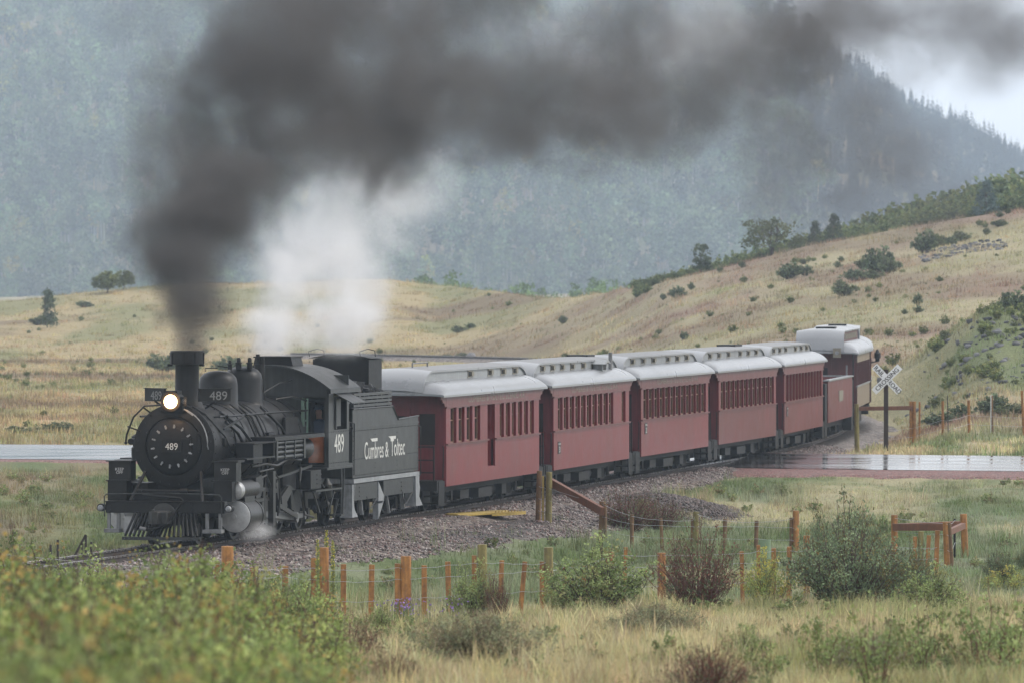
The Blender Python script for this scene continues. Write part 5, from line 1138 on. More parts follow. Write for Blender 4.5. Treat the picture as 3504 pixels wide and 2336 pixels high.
fence('wire_fence', 'wire fence with one long level rail beside the crossing sign', Cf, rails=[((2940, 1397, 225.9), (3122, 1394, 225.9), .14, 'railwood')], wires=(.3, .6))

# green fence tube, bent rusty stakes, yellow rail plough plate, mullein stalks
t = P(2617, 1845, 140); mb = MB(); b = zg1(t.x, 140) - .1; mb.lathe([(.13, 0), (.13, t.z - b), (.11, t.z - b), (.11, .02)], (0, 0, 0), n=16)
m_ = mat('pale_green_plastic', (.13, .19, .11), .5, .2, 6); o = mb.build('green_tube', m_, None, label='pale green plastic tube standing among the fence posts', cat='tube'); o.location = (t.x, 140, b)
for px, py, Y, ln, lab in ((197, 1845, 133, 0, 'short dark rusty stake standing alone left of the track'), (293, 1828, 136, .0, 'upright rusty stake with a bent arm left of the track'), (172, 1862, 133, -.03, 'thin leaning dark stake at the left edge by the track'), (280, 1856, 136, 0, 'short rusty stub between the bent stake and thin stakes'), (312, 1852, 136, .02, 'thin rusty rod just right of the bent stake')):
    t = P(px, py, Y); z = zg1(t.x, Y) - .2; mb = MB(); mb.bar((-ln, 0, 0), (0, 0, t.z - z), .045, .04, (0, 1, 0))
    if px == 293: mb.bar((0, 0, t.z - z), (-.25, 0, .45), .045, .04, (0, 1, 0))
    o = mb.build('rusty_stake', M['rust'], None, label=lab, cat='stake', group='rusty stakes beside the track'); o.location = (t.x, Y, z)
yb = G(1650, 162.2); yp = empty('rail_guard', (yb.x - .15, 161.6, -.15), R(-13), label='yellow painted steel guard plate lying beside the rail', cat='guard plate')
yp.scale = (.62, .85, .7)
mb = MB(); mb.prism([(-.95, -1.0), (-.75, -1.3), (-.3, -1.35), (.45, .4), (.75, 1.6), (.6, 2.2), (.2, 2.2), (-.1, 1.2)], 0, .09, 'z'); mb.build('plate', M['yellow'], yp, bevel=.01)
mb = MB(); mb.prism([(.50, .45), (1.05, 1.0), (1.35, 2.2), (.75, 2.2), (.8, 1.6)], -.05, .06, 'z')
for k in range(9): mb.cyl((.62 + k * .08, .55 + k * .16, .06), (.64 + k * .08, .55 + k * .16, .14), .02, n=6)
mb.build('toothed_edge', M['yellow'], yp)
M['mullein'] = leafmat('mullein_stalk', .15)
for px, py, Y, lab in ((1087, 1845, 124.3, 'thick yellow green mullein stalk just left of the thick orange post'), (1117, 1813, 126.5, 'tallest yellow mullein stalk, standing behind the thick orange post'), (1139, 1848, 126.2, 'thin yellow mullein stalk just right of the thick orange post')):
    t = P(px, py, Y); z = zg1(t.x, Y); H = t.z - z; r_ = np.random.default_rng(px); n = 420
    h_ = H * (1 - r_.uniform(0, .75, n)); a = r_.uniform(0, 6.3, n); w = .034 * np.clip((1.02 - h_ / H) * 8, .45, 1)
    V, F = cards(np.stack([np.cos(a) * w, np.sin(a) * w, h_], 1), .016, r_); c = np.array([.20, .23, .06]) * r_.uniform(.8, 1.3, (n, 1)); yl = (h_ > H * .5) & (r_.uniform(0, 1, n) < .35); c[yl] = (.55, .48, .08)
    m2, f2 = cards(np.stack([r_.normal(0, .13, 50), r_.normal(0, .13, 50), r_.uniform(.05, .45, 50) * H * .6], 1), .07, r_)
    o = link('mullein', npmesh('mullein', np.concatenate([V, m2]), np.concatenate([F, f2 + len(V)]), M['mullein'], np.concatenate([np.repeat(c, 4, 0), np.full((200, 3), (.16, .2, .1))])), label=lab, cat='plant', group='mullein stalks by the fence'); o.location = (t.x, Y, z)
    mb = MB(); mb.tube([(0, 0, 0), (.01, 0, H * .5), (0, 0, H)], [.024, .02, .012]); mb.build('stem', mat('mullein_stem', (.14, .16, .06), .7), o)

# ------------------------------------------------------------------ shrubs and trees
def stemtubes(lines, col):
    V, F, C = [], [], []; k = 4; o = 0; ring = np.array([(1, 0), (0, 1), (-1, 0), (0, -1)])
    for pts, r0 in lines:
        n = len(pts); rr = np.linspace(r0, r0 * .35, n)[:, None, None]
        v = pts[:, None, :] + np.concatenate([ring[None] * rr, np.zeros((n, 4, 1))], 2); V.append(v.reshape(-1, 3)); C.append(np.tile(col, (n * 4, 1)))
        i = np.arange(n - 1)[:, None] * 4; j = np.arange(4)[None]; F.append(np.stack([o + i + j, o + i + (j + 1) % 4, o + i + 4 + (j + 1) % 4, o + i + 4 + j], -1).reshape(-1, 4)); o += n * 4
    return np.concatenate(V), np.concatenate(F), np.concatenate(C)
def shrub_geo(seed, H, Rd, stems=26, twigs=5, leaves=9, lsz=.022, pal=((.10, .15, .05),), scol=(.07, .045, .035), droop=0, r0=.012, bare=0.0, low=.15):
    """many stems from the ground, twigs off them and clumps of leaves at the twigs"""
    r = np.random.default_rng(seed); lines = []; cen = []; tint = []; pal = np.array(pal)
    for s_ in range(stems):
        a = r.uniform(0, 6.3); q = math.sqrt(r.uniform(0, 1)); tip = np.array([math.cos(a) * Rd * q, math.sin(a) * Rd * q, H * (1 - .55 * q * q) * r.uniform(.6, 1.08)])
        b = np.array([math.cos(a) * Rd * .18 * q, math.sin(a) * Rd * .18 * q, 0]); mid = (b + tip) / 2 + r.normal(0, .09, 3) * H + np.array([0, 0, .12 * H]); t = np.linspace(0, 1, 7)[:, None]
        c = (1 - t) ** 2 * b + 2 * t * (1 - t) * mid + t * t * tip + r.normal(0, .012, (7, 3)) * H; lines.append((c, r0)); tone = r.uniform(.72, 1.25); hue = pal[r.integers(len(pal))]
        for w in range(twigs):
            u = r.uniform(low, 1); i = min(5, int(u * 6)); p = c[i] + (c[i + 1] - c[i]) * (u * 6 - i); d = r.normal(0, 1, 3); d[2] = abs(d[2]) * .8 - droop; d /= np.linalg.norm(d); Ln = H * r.uniform(.08, .24) * (1.15 - .5 * u)
            tw = np.stack([p, p + d * Ln * .5 + r.normal(0, .02, 3) * H, p + d * Ln]); lines.append((tw, r0 * .45))
            if r.uniform() < bare: continue
            n = max(1, int(leaves * r.uniform(.5, 1.5))); f = r.uniform(0, 1.05, n)[:, None]; cen.append(p + d * Ln * f + r.normal(0, .035 * H ** .5, (n, 3)))
            hh = hue if r.uniform() < .7 else pal[r.integers(len(pal))]; tint.append(hh * tone * r.uniform(.75, 1.3, (n, 1)))
    cen = np.concatenate(cen); tint = np.concatenate(tint); cen[:, 2] = np.maximum(cen[:, 2], .02)
    lv, lf = cards(cen, lsz, r, squash=.7); sv, sf, sc = stemtubes(lines, np.array(scol))
    return (lv, lf, np.repeat(tint, 4, 0)), (sv, sf, sc)
def shrub_proto(name, **k):
    (lv, lf, lc), (sv, sf, sc) = shrub_geo(**k); return npmesh(name + '_leaves', lv, lf, M['leaf'], lc), npmesh(name + '_stems', sv, sf, M['bark'], sc)
def plant(proto, loc, scale, rz_, name, label, cat, group=None, parts=('foliage', 'stems')):
    e = empty(name, loc, rz_, label=label, cat=cat, group=group); e.scale = scale if isinstance(scale, tuple) else (scale,) * 3
    link(parts[0], proto[0], e); link(parts[1], proto[1], e); return e
PG = ((.225, .29, .105), (.28, .34, .13), (.17, .235, .085), (.25, .25, .10)); PDK = ((.15, .205, .105), (.19, .245, .13), (.12, .165, .085)); PY = ((.32, .33, .09), (.23, .29, .09), (.42, .36, .08)); PB = ((.10, .125, .06), (.18, .085, .055), (.13, .145, .07)); PS = ((.24, .25, .14), (.18, .205, .115), (.25, .20, .12)); PF = ((.12, .15, .075), (.155, .18, .09), (.13, .145, .08))
bush = {
 'green': shrub_proto('green_bush', seed=1, H=1.0, Rd=.75, stems=75, twigs=8, leaves=10, lsz=.020, pal=PG, r0=.009),
 'brown': shrub_proto('twiggy_bush', seed=2, H=1.0, Rd=.72, stems=120, twigs=9, leaves=4, lsz=.016, pal=PB, scol=(.12, .05, .04), r0=.009, bare=.3),
 'dark': shrub_proto('dark_bush', seed=3, H=1.0, Rd=.95, stems=120, twigs=9, leaves=10, lsz=.018, pal=PDK + ((.16, .14, .05),), r0=.010),
 'yellow': shrub_proto('yellow_bush', seed=4, H=1.0, Rd=.9, stems=60, twigs=8, leaves=9, lsz=.021, pal=PY, r0=.007),
 'sage': shrub_proto('sage_bush', seed=5, H=1.0, Rd=1.1, stems=150, twigs=9, leaves=13, lsz=.017, pal=PS, scol=(.11, .08, .06), r0=.007),
 'sprig': shrub_proto('sprig_bush', seed=6, H=1.0, Rd=.55, stems=15, twigs=7, leaves=9, lsz=.024, pal=PG + ((.16, .20, .06),), scol=(.13, .07, .05), r0=.009),
 'far': shrub_proto('far_bush', seed=7, H=1.0, Rd=.85, stems=40, twigs=7, leaves=9, lsz=.05, pal=PF, r0=.02),
 'far2': shrub_proto('far_bush', seed=8, H=1.0, Rd=.7, stems=34, twigs=7, leaves=9, lsz=.055, pal=((.105, .14, .075), (.14, .17, .09)), r0=.02),
}
def bush_at(kind, px, pyb, Y, wpx, hpx, label, cat='shrub', name='shrub', group=None, rz_=None):
    """a shrub whose foot is on the ground at distance Y; width and height from the photograph"""
    if Y < 135:                                                        # its foot may be hidden in the grass: keep its top, stand it on the ground
        ya = np.linspace(22, 134, 225); gp = HY + (HC - zg((px - CX) / FPX * ya, ya)) * FPX / ya
        if pyb > 2110: Y = float(ya[np.argmin(np.abs(gp - pyb))])
        else: hpx = float(np.interp(Y, ya, gp)) - (pyb - hpx)
    g0 = G(px, Y); m_ = Y / FPX; rd = {'green': .75, 'brown': .72, 'dark': .95, 'yellow': .9, 'sage': 1.1, 'sprig': .55, 'far': .85, 'far2': .7}[kind]
    h_ = hpx * m_ * 1.12; w_ = wpx * m_ / 2 / (rd * .88); return plant(bush[kind], g0 - Vector((0, 0, .04)), (w_, w_, h_), rz_ if rz_ is not None else random.uniform(0, 6), name, label, cat, group)
bush_at('green', 2050, 2060, 121, 400, 205, 'leafy bright green shrub left of the reddish twiggy shrub by the fence')
bush_at('green', 1940, 2080, 123, 180, 110, 'low green shrub at the foot of the rightmost thick greenish post')
bush_at('brown', 2385, 2050, 120, 350, 245, 'reddish brown twiggy shrub with few leaves in front of the fence')
bush_at('yellow', 2630, 2030, 123, 230, 140, 'yellow green low shrub between the twiggy shrub and the dark shrub')
bush_at('dark', 2920, 2020, 122, 470, 205, 'broad dark green shrub, lower front mass before the corner brace')
bush_at('dark', 2890, 1960, 128, 330, 235, 'tall dark green shrub rising behind the broad dark shrub', rz_=2.)
bush_at('dark', 3110, 1990, 126, 200, 135, 'dark green shrub under the corner brace, right of the broad one')
bush_at('green', 3190, 2105, 114, 270, 170, 'rounded dark green shrub alone in pale grass below the corner brace')
bush_at('sage', 1650, 2290, 88, 480, 200, 'wide grey green sage bush in the pale grass, centre foreground')
bush_at('sage', 2230, 2190, 100, 360, 130, 'low sage bush below the reddish twiggy shrub')
bush_at('brown', 2420, 2390, 82, 330, 200, 'dim brownish bush at the bottom edge below the sage bush')
bush_at('green', 1630, 2060, 121.5, 200, 130, 'small yellow green shrub at the foot of the paired greenish post')
bush_at('brown', 1700, 2060, 121, 110, 100, 'small reddish twiggy shrub right beside the small yellow green shrub')
bush_at('yellow', 3440, 1930, 136, 190, 90, 'yellow flowering shrub at the right edge beyond the corner brace')
bush_at('dark', 3420, 1900, 140, 130, 120, 'sparse dark shrub rising behind the yellow flowering shrub')
bush_at('dark', 3500, 1850, 146, 60, 80, 'dark green shrub cut by the right edge of the picture')
bush_at('green', 1300, 2190, 96, 130, 130, 'small green shrub standing apart before the straw grass')
bush_at('brown', 1190, 2290, 84, 280, 190, 'brownish green shrub at the right flank of the blurred thicket')
bush_at('green', 1080, 2200, 98, 200, 150, 'yellow green shrub between the thicket and the straw grass')
bush_at('brown', 1340, 2345, 76, 230, 130, 'low brownish shrub at the bottom between thicket and sage bush')
bush_at('sprig', 2820, 2336, 66, 200, 270, 'thin leafy sprig at the bottom, left of the tall bent sprigs')
bush_at('sprig', 3150, 2336, 60, 240, 290, 'tall bent leafy sprig at the bottom right')
bush_at('sprig', 3380, 2336, 56, 330, 330, 'largest leafy sprig in the bottom right corner')
bush_at('green', 3290, 2336, 58, 300, 120, 'low blurred green growth between the two large sprigs')
bush_at('sprig', 2620, 2336, 70, 190, 150, 'short blurred sprig at the bottom, right of the brownish bush')
bush_at('brown', 2150, 1815, 165, 240, 140, 'dark reddish brush in the ditch behind the sloping rail', name='brush')
bush_at('brown', 2260, 1800, 167, 200, 110, 'dark reddish brush beneath the gravel heap', name='brush')
bush_at('green', 1620, 1700, 150, 50, 30, 'tuft of green weeds on the ballast', name='weed', cat='weed') if 0 else None
bush_at('green', 1325, 1865, 140.5, 46, 30, 'small green weed growing alone on the pink ballast', name='weed', cat='weed')
bush_at('green', 2560, 2260, 90, 190, 120, 'low olive green bush in mid grass between sage bush and sprigs')
bush_at('sage', 2960, 2300, 78, 300, 130, 'olive bush low in the grass below the rounded dark green shrub')
bush_at('sprig', 3000, 2380, 56, 260, 330, 'bent twiggy sprig between the thin sprig and the tall one')
bush_at('green', 3440, 2230, 92, 220, 110, 'low olive growth in the grass near the right edge')
# thicket filling the lower left corner, out of focus: nobody could count its shrubs
r_ = np.random.default_rng(12); tl, ts = [], []
geo = [shrub_geo(seed=50 + k, H=1.0, Rd=.62, stems=36, twigs=8, leaves=13, lsz=.017, pal=PG + ((.15, .20, .07), (.13, .19, .075), (.20, .25, .11), (.27, .20, .08)), scol=(.09, .055, .042), r0=.008) for k in range(4)]
pos, sc = [], []
def prof(px): return np.interp(px, [-300, 0, 150, 300, 450, 600, 760, 900, 1020, 1130, 1250], [1880, 1900, 1925, 1930, 1960, 1925, 1960, 1965, 1990, 2080, 2190])
for Y, n, lo in ((24, 9, 330), (29, 11, 260), (36, 14, 190), (45, 17, 130), (56, 18, 80), (70, 19, 40), (84, 15, 15), (98, 13, -10)):
    for k in range(n):
        w = 1300 if Y < 50 else 1480; px = -250 + w * (k + r_.uniform(-.4, .4)) / n; y = Y + r_.uniform(-4, 4); x = (px - CX) / FPX * y
        top = P(px, prof(px) + lo * (1 if px < 700 else 1.4) + r_.uniform(-90, 140), y).z; z = zg1(x, y); h_ = np.clip(top - z, .3, 2.3) * 1.12; pos.append((x, y, z - .05)); sc.append(h_)
pos, sc = np.array(pos), np.array(sc); st_ = r_.bit_generator.state
V, F, C = scatter([g[0] for g in geo], pos, sc, r_.uniform(.85, 1.4, (len(pos), 1)) * np.array([1.06, 1.02, .88]), np.random.default_rng(99)); th = link('shrub_thicket', npmesh('shrub_thicket', V, F, M['leaf'], C))
V, F, C = scatter([g[1] for g in geo], pos, sc, np.ones((len(pos), 3)), np.random.default_rng(99)); link('stems', npmesh('thicket_stems', V, F, M['bark'], C), th)
tag(th, 'blurred green leafy thicket filling the lower left corner', 'thicket', kind='stuff')

# shrubs dotted over the far hillside
hill = [(1570, 1068, 470, 60, 26, 'far', 'low dark shrub on the golden ridge, left of the small lone shrub'), (1610, 1066, 472, 40, 20, 'far2', 'small companion to the low dark shrub on the golden ridge'), (1525, 1205, 440, 60, 22, 'far', 'flat grey green shrub above the first car roof'), (1580, 1205, 440, 45, 18, 'far', 'smaller flat shrub between the boulder and the flat grey shrub'),
 (1927, 1078, 440, 34, 30, 'far', 'tiny lone shrub on the hillside above the middle of the train'), (2317, 1095, 400, 60, 42, 'far2', 'small round shrub on the hillside above the middle cars'), (2343, 1185, 350, 34, 32, 'far2', 'lone shrub just above the roof of the car with plate 1'),
 (2270, 1030, 405, 22, 22, 'far2', 'speck of shrub high on the slope under the crest thicket'), (2365, 1015, 405, 26, 28, 'far2', 'dot of a shrub right of the topmost speck of shrub'), (2465, 960, 415, 26, 22, 'far2', 'small shrub just under the flat topped tree'), (2540, 955, 415, 25, 24, 'far2', 'tiny shrub right of the flat topped tree'),
 (2700, 985, 385, 82, 58, 'far2', 'larger of two round dark shrubs on the mid slope'), (2757, 985, 385, 52, 38, 'far2', 'smaller of two round dark shrubs on the mid slope'), (2752, 910, 402, 40, 20, 'far', 'faint shrub above the pair of round dark shrubs'), (2868, 962, 390, 30, 24, 'far2', 'lower of two dots of shrub left of the big shrub clump'), (2878, 937, 396, 26, 22, 'far2', 'upper of two dots of shrub left of the big shrub clump'),
 (3000, 960, 380, 110, 90, 'far2', 'tallest shrub of the big clump on the upper slope'), (2955, 935, 384, 70, 40, 'far', 'shrub at the left shoulder of the big clump'), (3045, 975, 378, 90, 55, 'far', 'shrub at the right side of the big clump'), (2930, 1000, 374, 110, 45, 'far2', 'broad low shrub at the lower left of the big clump'), (2875, 1022, 370, 40, 26, 'far2', 'small shrub at the foot of the big clump'), (2990, 1012, 372, 70, 36, 'far', 'spreading shrub at the foot of the big clump, right side'),
 (3165, 905, 392, 90, 80, 'far2', 'dark shrub with a bare leaning tree beside the gravel scar'), (3220, 868, 400, 60, 40, 'far', 'shrub above the gravel scar, left of its neighbour'), (3290, 862, 402, 70, 38, 'far', 'rightmost of the shrubs above the gravel scar'), (3255, 888, 396, 50, 36, 'far2', 'shrub tucked right above the gravel scar'), (3376, 850, 404, 30, 26, 'far', 'small shrub alone right of the gravel scar'), (3420, 830, 408, 60, 26, 'far', 'flat shrub high on the right slope'), (3420, 780, 416, 30, 22, 'far2', 'shrub high near the crest at the right edge'), (3448, 750, 418, 20, 22, 'far2', 'speck of shrub on the crest near the right edge'),
 (2890, 1062, 360, 100, 50, 'far', 'pale straggly shrub on the lower slope above the last car'), (3140, 1060, 340, 34, 44, 'far2', 'upright narrow shrub on the slope above the crossing sign'), (3142, 1076, 335, 36, 26, 'far2', 'small shrub at the foot of the upright narrow shrub'), (3095, 1085, 335, 24, 20, 'far2', 'dot of shrub left of the upright narrow shrub'), (3440, 1040, 340, 28, 22, 'far2', 'lone dot of shrub on the right slope above the knoll'),
 (3460, 1135, 284, 95, 70, 'far2', 'round green shrub on top of the rocky knoll'), (3370, 1130, 286, 36, 22, 'far', 'small shrub left of the round one on the knoll'), (3235, 1160, 284, 50, 34, 'far', 'shrub on the left brow of the rocky knoll'), (3400, 1400, 240, 120, 80, 'far2', 'dark shrub behind the fence below the knoll'), (3460, 1430, 238, 130, 50, 'far', 'low wide shrub behind the fence at the right edge'), (3220, 1385, 246, 130, 50, 'far2', 'dark reddish scrub behind the fence posts'), (3290, 1380, 247, 90, 50, 'far2', 'dark green scrub right of the reddish scrub'),
 (170, 1090, 500, 62, 30, 'far2', 'low shrub left of the dark upright tree'), (130, 1090, 500, 70, 32, 'far', 'shrub at the far left on the meadow edge'), (290, 1042, 520, 60, 22, 'far2', 'low shrub on the knoll slope left of the flat crowned trees'), (560, 1240, 400, 110, 60, 'far2', 'dark scrub just left of the smokestack top'), (780, 1240, 400, 110, 55, 'far2', 'dark scrub just right of the smokestack top'), (190, 1490, 245, 150, 42, 'far', 'grey green scrub above the road at the left'), (60, 1500, 242, 90, 30, 'far', 'low scrub by the road at the left edge')]
for px, py, Y, w, h_, k, lab in hill: bush_at(k, px, py, Y, w, h_, lab, group='shrubs scattered over the grassy hillside')

# trees on the crest: tapered trunks, limbs and clumped crowns
def tree_geo(seed, H, crown, trunk_r, clumps, per, lsz, pal, limbs=7):
    r = np.random.default_rng(seed); lines = []; cen = []; tint = []; pal = np.array(pal); tz = np.linspace(0, .8 * H, 6); tr = np.stack([np.cumsum(r.normal(0, .03 * H, 6)), np.cumsum(r.normal(0, .02 * H, 6)), tz], 1); tr[0, :2] = 0; lines.append((tr, trunk_r))
    for k in range(clumps):
        c = crown(r) * H; n = int(per * r.uniform(.6, 1.4)); cen.append(c + r.normal(0, .05 * H, (n, 3)) * np.array([1, 1, .7])); tint.append(pal[r.integers(len(pal))] * r.uniform(.7, 1.25) * r.uniform(.8, 1.2, (n, 1)))
        if k < limbs * 2: p = tr[r.integers(1, 5)]; lines.append((np.stack([p, (p + c) / 2 + r.normal(0, .03 * H, 3), c]), trunk_r * .4))
    cen = np.concatenate(cen); lv, lf = cards(cen, lsz, r); sv, sf, sc = stemtubes(lines, np.array((.09, .075, .06))); return npmesh('crown', lv, lf, M['leaf'], np.repeat(np.concatenate(tint), 4, 0)), npmesh('trunk', sv, sf, M['bark'], sc)
def umbrella(r): a = r.uniform(0, 6.3); q = r.uniform(0, 1) ** .5 * .52; return np.array([q * math.cos(a), q * math.sin(a), .26 + .12 * q + (.62 * math.sqrt(max(0, 1 - (q / .56) ** 2))) * r.uniform(.0, 1)])
def cone(r): z = r.uniform(.12, 1); a = r.uniform(0, 6.3); q = .34 * (1 - z) + .03; return np.array([q * math.cos(a), q * math.sin(a), z])
def column(r): z = r.uniform(.1, 1); a = r.uniform(0, 6.3); q = r.uniform(.3, 1) * (.32 * (1 - z) ** .7 + .10 * (z > .7)); return np.array([q * math.cos(a), q * math.sin(a), z])
def spread(r): a = r.uniform(0, 6.3); q = r.uniform(0, 1) ** .5 * .5; return np.array([q * math.cos(a) + .1, q * math.sin(a), r.uniform(.25, .75) + .25 * r.uniform() * (q < .2)])
def oval(r): a = r.uniform(0, 6.3); z = r.uniform(.2, 1); q = .38 * math.sqrt(max(.05, 1 - ((z - .5) / .55) ** 2)) * r.uniform(.3, 1); return np.array([q * math.cos(a), q * math.sin(a), z])
tp = {'umbrella': [tree_geo(20, 1, umbrella, .03, 130, 30, .03, ((.12, .145, .055), (.16, .18, .065)), 14), tree_geo(21, 1, umbrella, .03, 130, 30, .03, ((.12, .14, .055), (.15, .17, .06)), 14)],
      'column': [tree_geo(22, 1, column, .025, 60, 24, .026, ((.08, .11, .06), (.10, .13, .06)))], 'fir': [tree_geo(23, 1, cone, .02, 90, 18, .024, ((.055, .08, .055), (.075, .10, .065)))], 'bluefir': [tree_geo(24, 1, cone, .02, 120, 20, .022, ((.09, .14, .13), (.12, .17, .155)))],
      'spread': [tree_geo(25, 1, spread, .025, 70, 22, .024, ((.10, .13, .06), (.13, .15, .065)), 14)], 'oval': [tree_geo(26, 1, oval, .025, 70, 22, .03, ((.10, .135, .06), (.125, .155, .07))), tree_geo(27, 1, oval, .025, 70, 22, .03, ((.12, .16, .06), (.14, .17, .07))), tree_geo(28, 1, oval, .025, 70, 22, .03, ((.085, .115, .06), (.11, .13, .065)))]}
def tree(kind, px, pyb, hpx, Y, label, wide=1.0, k=0, name='tree', group=None):
    b = P(px, pyb, Y); z = zg1(b.x, Y); h_ = max(.8, P(px, pyb - hpx, Y).z - z); m_ = tp[kind][k % len(tp[kind])]
    e = empty(name, (b.x, Y, z - .1), random.uniform(0, 6), label=label, cat='tree', group=group); w = hpx * Y / FPX * wide; e.scale = (w, w, h_ * 1.02)
    link('crown', m_[0], e); link('trunk', m_[1], e)
tree('umbrella', 365, 1010, 92, 536, 'flat crowned tree on the left knoll, nearer the edge', 1.0); tree('umbrella', 420, 1005, 90, 538, 'flat crowned tree on the left knoll, beside the smoke', .8, 1)
tree('column', 165, 1100, 108, 495, 'dark upright tree standing alone on the left meadow', .95, name='juniper_tree')
tree('spread', 2640, 880, 160, 424, 'wide flat topped tree on the crest with spreading limbs', 1.25); tree('oval', 2400, 945, 110, 424, 'conical dark tree on the crest right of the crest thicket', .85, 2)
tree('fir', 2790, 830, 75, 424, 'small dark fir on the crest, left one of a pair', 1.2, name='fir_tree'); tree('fir', 2855, 815, 85, 426, 'small dark fir on the crest, right one of a pair', 1.2, name='fir_tree')
tree('bluefir', 3375, 740, 122, 424, 'blue green spruce among the bright brush on the right crest', 1.1, name='spruce_tree')
# oak brush beyond the crest, a thicket nobody could count
r_ = np.random.default_rng(31); pos, sc = [], []
for k in range(430):
    px = r_.uniform(2170, 3620); Y = 424 + r_.uniform(0, 26); lift = np.interp(px, [2190, 2300, 2600, 2750, 2900, 3000, 3200, 3350, 3504], [15, 40, 60, 55, 75, 95, 120, 150, 190]); top = np.interp(px, CRP, CRY) - lift * (.35 + .65 * (Y - 424) / 26) + r_.uniform(-8, 10)
    x = (px - CX) / FPX * Y; z = zg1(x, Y); h_ = HC - (top - HY) / FPX * Y - z
    h_ = max(h_, .7) if px < 2800 else h_
    if h_ > .4: pos.append((x, Y, z - .1)); sc.append(min(h_, 4.2))
pos, sc = np.array(pos), np.array(sc)
g4 = [shrub_geo(seed=70 + k, H=1.0, Rd=.6, stems=26, twigs=6, leaves=8, lsz=.055, pal=((.11, .155, .06), (.14, .18, .07), (.09, .125, .055), (.17, .19, .07)), r0=.02)[0] for k in range(4)]
V, F, C = scatter(g4, pos, sc, r_.uniform(.75, 1.25, (len(pos), 1)) * np.ones(3), r_); tag(link('oak_brush', npmesh('oak_brush', V, F, M['leaf'], C)), 'green oak brush thicket behind the crest of the tan hill', 'brush', kind='stuff')
# low scrub and tussocks all over the far slopes and the knoll, too many to count
nn = 1500; Y = 250 + 260 * r_.uniform(0, 1, nn); px = r_.uniform(-100, 3600, nn); Y = np.where(px > 1800, np.minimum(Y, 250 + (Y - 250) * .64), Y); kn = r_.uniform(0, 1, nn) < .08; X = np.where(kn, 22.5 + r_.normal(0, 3, nn), (px - CX) / FPX * Y); Y = np.where(kn, 274 + r_.normal(0, 9, nn), Y)
cl_ = fbm(X / 9, Y / 14, 97); kk = kn | (cl_ > .5); d_, s__ = dist_path(TRK, X, Y, 5); d2_, s2_ = dist_path(ROAD, X, Y, 2); kk &= (d_ > 4) & (d2_ > 9); X, Y = X[kk], Y[kk]; kn = kn[kk]
V, F, C = scatter(g4, np.stack([X, Y, zg(X, Y) - .05], 1), np.where(kn, r_.uniform(.25, .75, len(X)), .12 + .4 * r_.uniform(0, 1, len(X)) ** 3), r_.uniform(.8, 1.5, (len(X), 1)) * np.array([1.1, 1, .95]), r_); tag(link('hillside_scrub', npmesh('hillside_scrub', V, F, M['leaf'], C)), 'low scrub and tussocks speckling the far slopes and the knoll', 'scrub', kind='stuff')
# rocks: broken rock on the knoll and scar (stuff), one boulder above the first car
def rockgeo(r):
    n = 14; p = r.normal(size=(n, 3)); p /= np.linalg.norm(p, axis=1)[:, None]; p *= np.array([1, .85, .65]) * r.uniform(.75, 1.1, (n, 1))
    import bmesh
    bm = bmesh.new(); [bm.verts.new(q) for q in p]; h_ = bmesh.ops.convex_hull(bm, input=bm.verts); bmesh.ops.triangulate(bm, faces=bm.faces); bm.verts.index_update(); bm.verts.ensure_lookup_table()
    V = np.array([v.co[:] for v in bm.verts]); F = np.array([[v.index for v in f.verts] for f in bm.faces]); bm.free(); return V, F
r_ = np.random.default_rng(44); rocks = []
for k in range(6):
    V, F = rockgeo(r_); rocks.append((V, [F], np.full((len(V), 3), .2)))
pos, sc = [], []
for k in range(640):
    if k < 420: x, y = 21.6 + r_.normal(0, 2.6), 274 + r_.normal(0, 6); s_ = .05 + .26 * r_.uniform() ** 2.2
    else: px = r_.uniform(3150, 3440); y = 388 + r_.uniform(-6, 6); x = (px - CX) / FPX * y; s_ = r_.uniform(.06, .26)
    pos.append((x, y, 0)); sc.append(s_)
pos = np.array(pos); pos[:, 2] = zg(pos[:, 0], pos[:, 1]); sc = np.array(sc)
V, F, C = scatter(rocks, pos, sc, r_.uniform(.2, .9, (len(pos), 1)) * np.array([.95, .95, 1]), r_); M['rockc'] = leafmat('broken_grey_rock', 0, .7)
tag(link('rubble', npmesh('rubble', V, F, M['rockc'], C)), 'broken grey rock strewn over the knoll and the hillside scar', 'rubble', kind='stuff')
V, F = rockgeo(np.random.default_rng(3)); o = link('boulder', npmesh('boulder', V, F, M['rock'])); b = G(1612, 425); o.location = b + Vector((0, 0, .25)); o.scale = (.36, .36, .5); tag(o, 'lone grey boulder on the grass above the first car', 'boulder')

# ------------------------------------------------------------------ grass
def blades(x, y, h_, w, c, rng, lean=.35, head=0.0):
    n = len(x); z = zg(x, y) - .02; a = rng.uniform(0, 6.3, n); b = a + rng.uniform(-1, 1, n) + np.pi / 2; le = rng.uniform(.05, lean, n) * h_
    wx, wy = np.cos(a) * w / 2, np.sin(a) * w / 2; lx, ly = np.cos(b) * le, np.sin(b) * le
    p0 = np.stack([x - wx, y - wy, z], 1); p1 = np.stack([x + wx, y + wy, z], 1); k = .6
    hw = np.where(rng.uniform(0, 1, n) < head, 2.2, .75)
    q0 = np.stack([x - wx * hw + lx * .38, y - wy * hw + ly * .38, z + h_ * k], 1); q1 = np.stack([x + wx * hw + lx * .38, y + wy * hw + ly * .38, z + h_ * k], 1); t = np.stack([x + lx, y + ly, z + h_], 1)
    V = np.stack([p0, p1, q0, q1, t], 1).reshape(-1, 3); i = np.arange(n)[:, None] * 5
    return V, [i + np.array([[0, 1, 3, 2]]), i + np.array([[2, 3, 4]])], np.repeat(c, 5, 0)
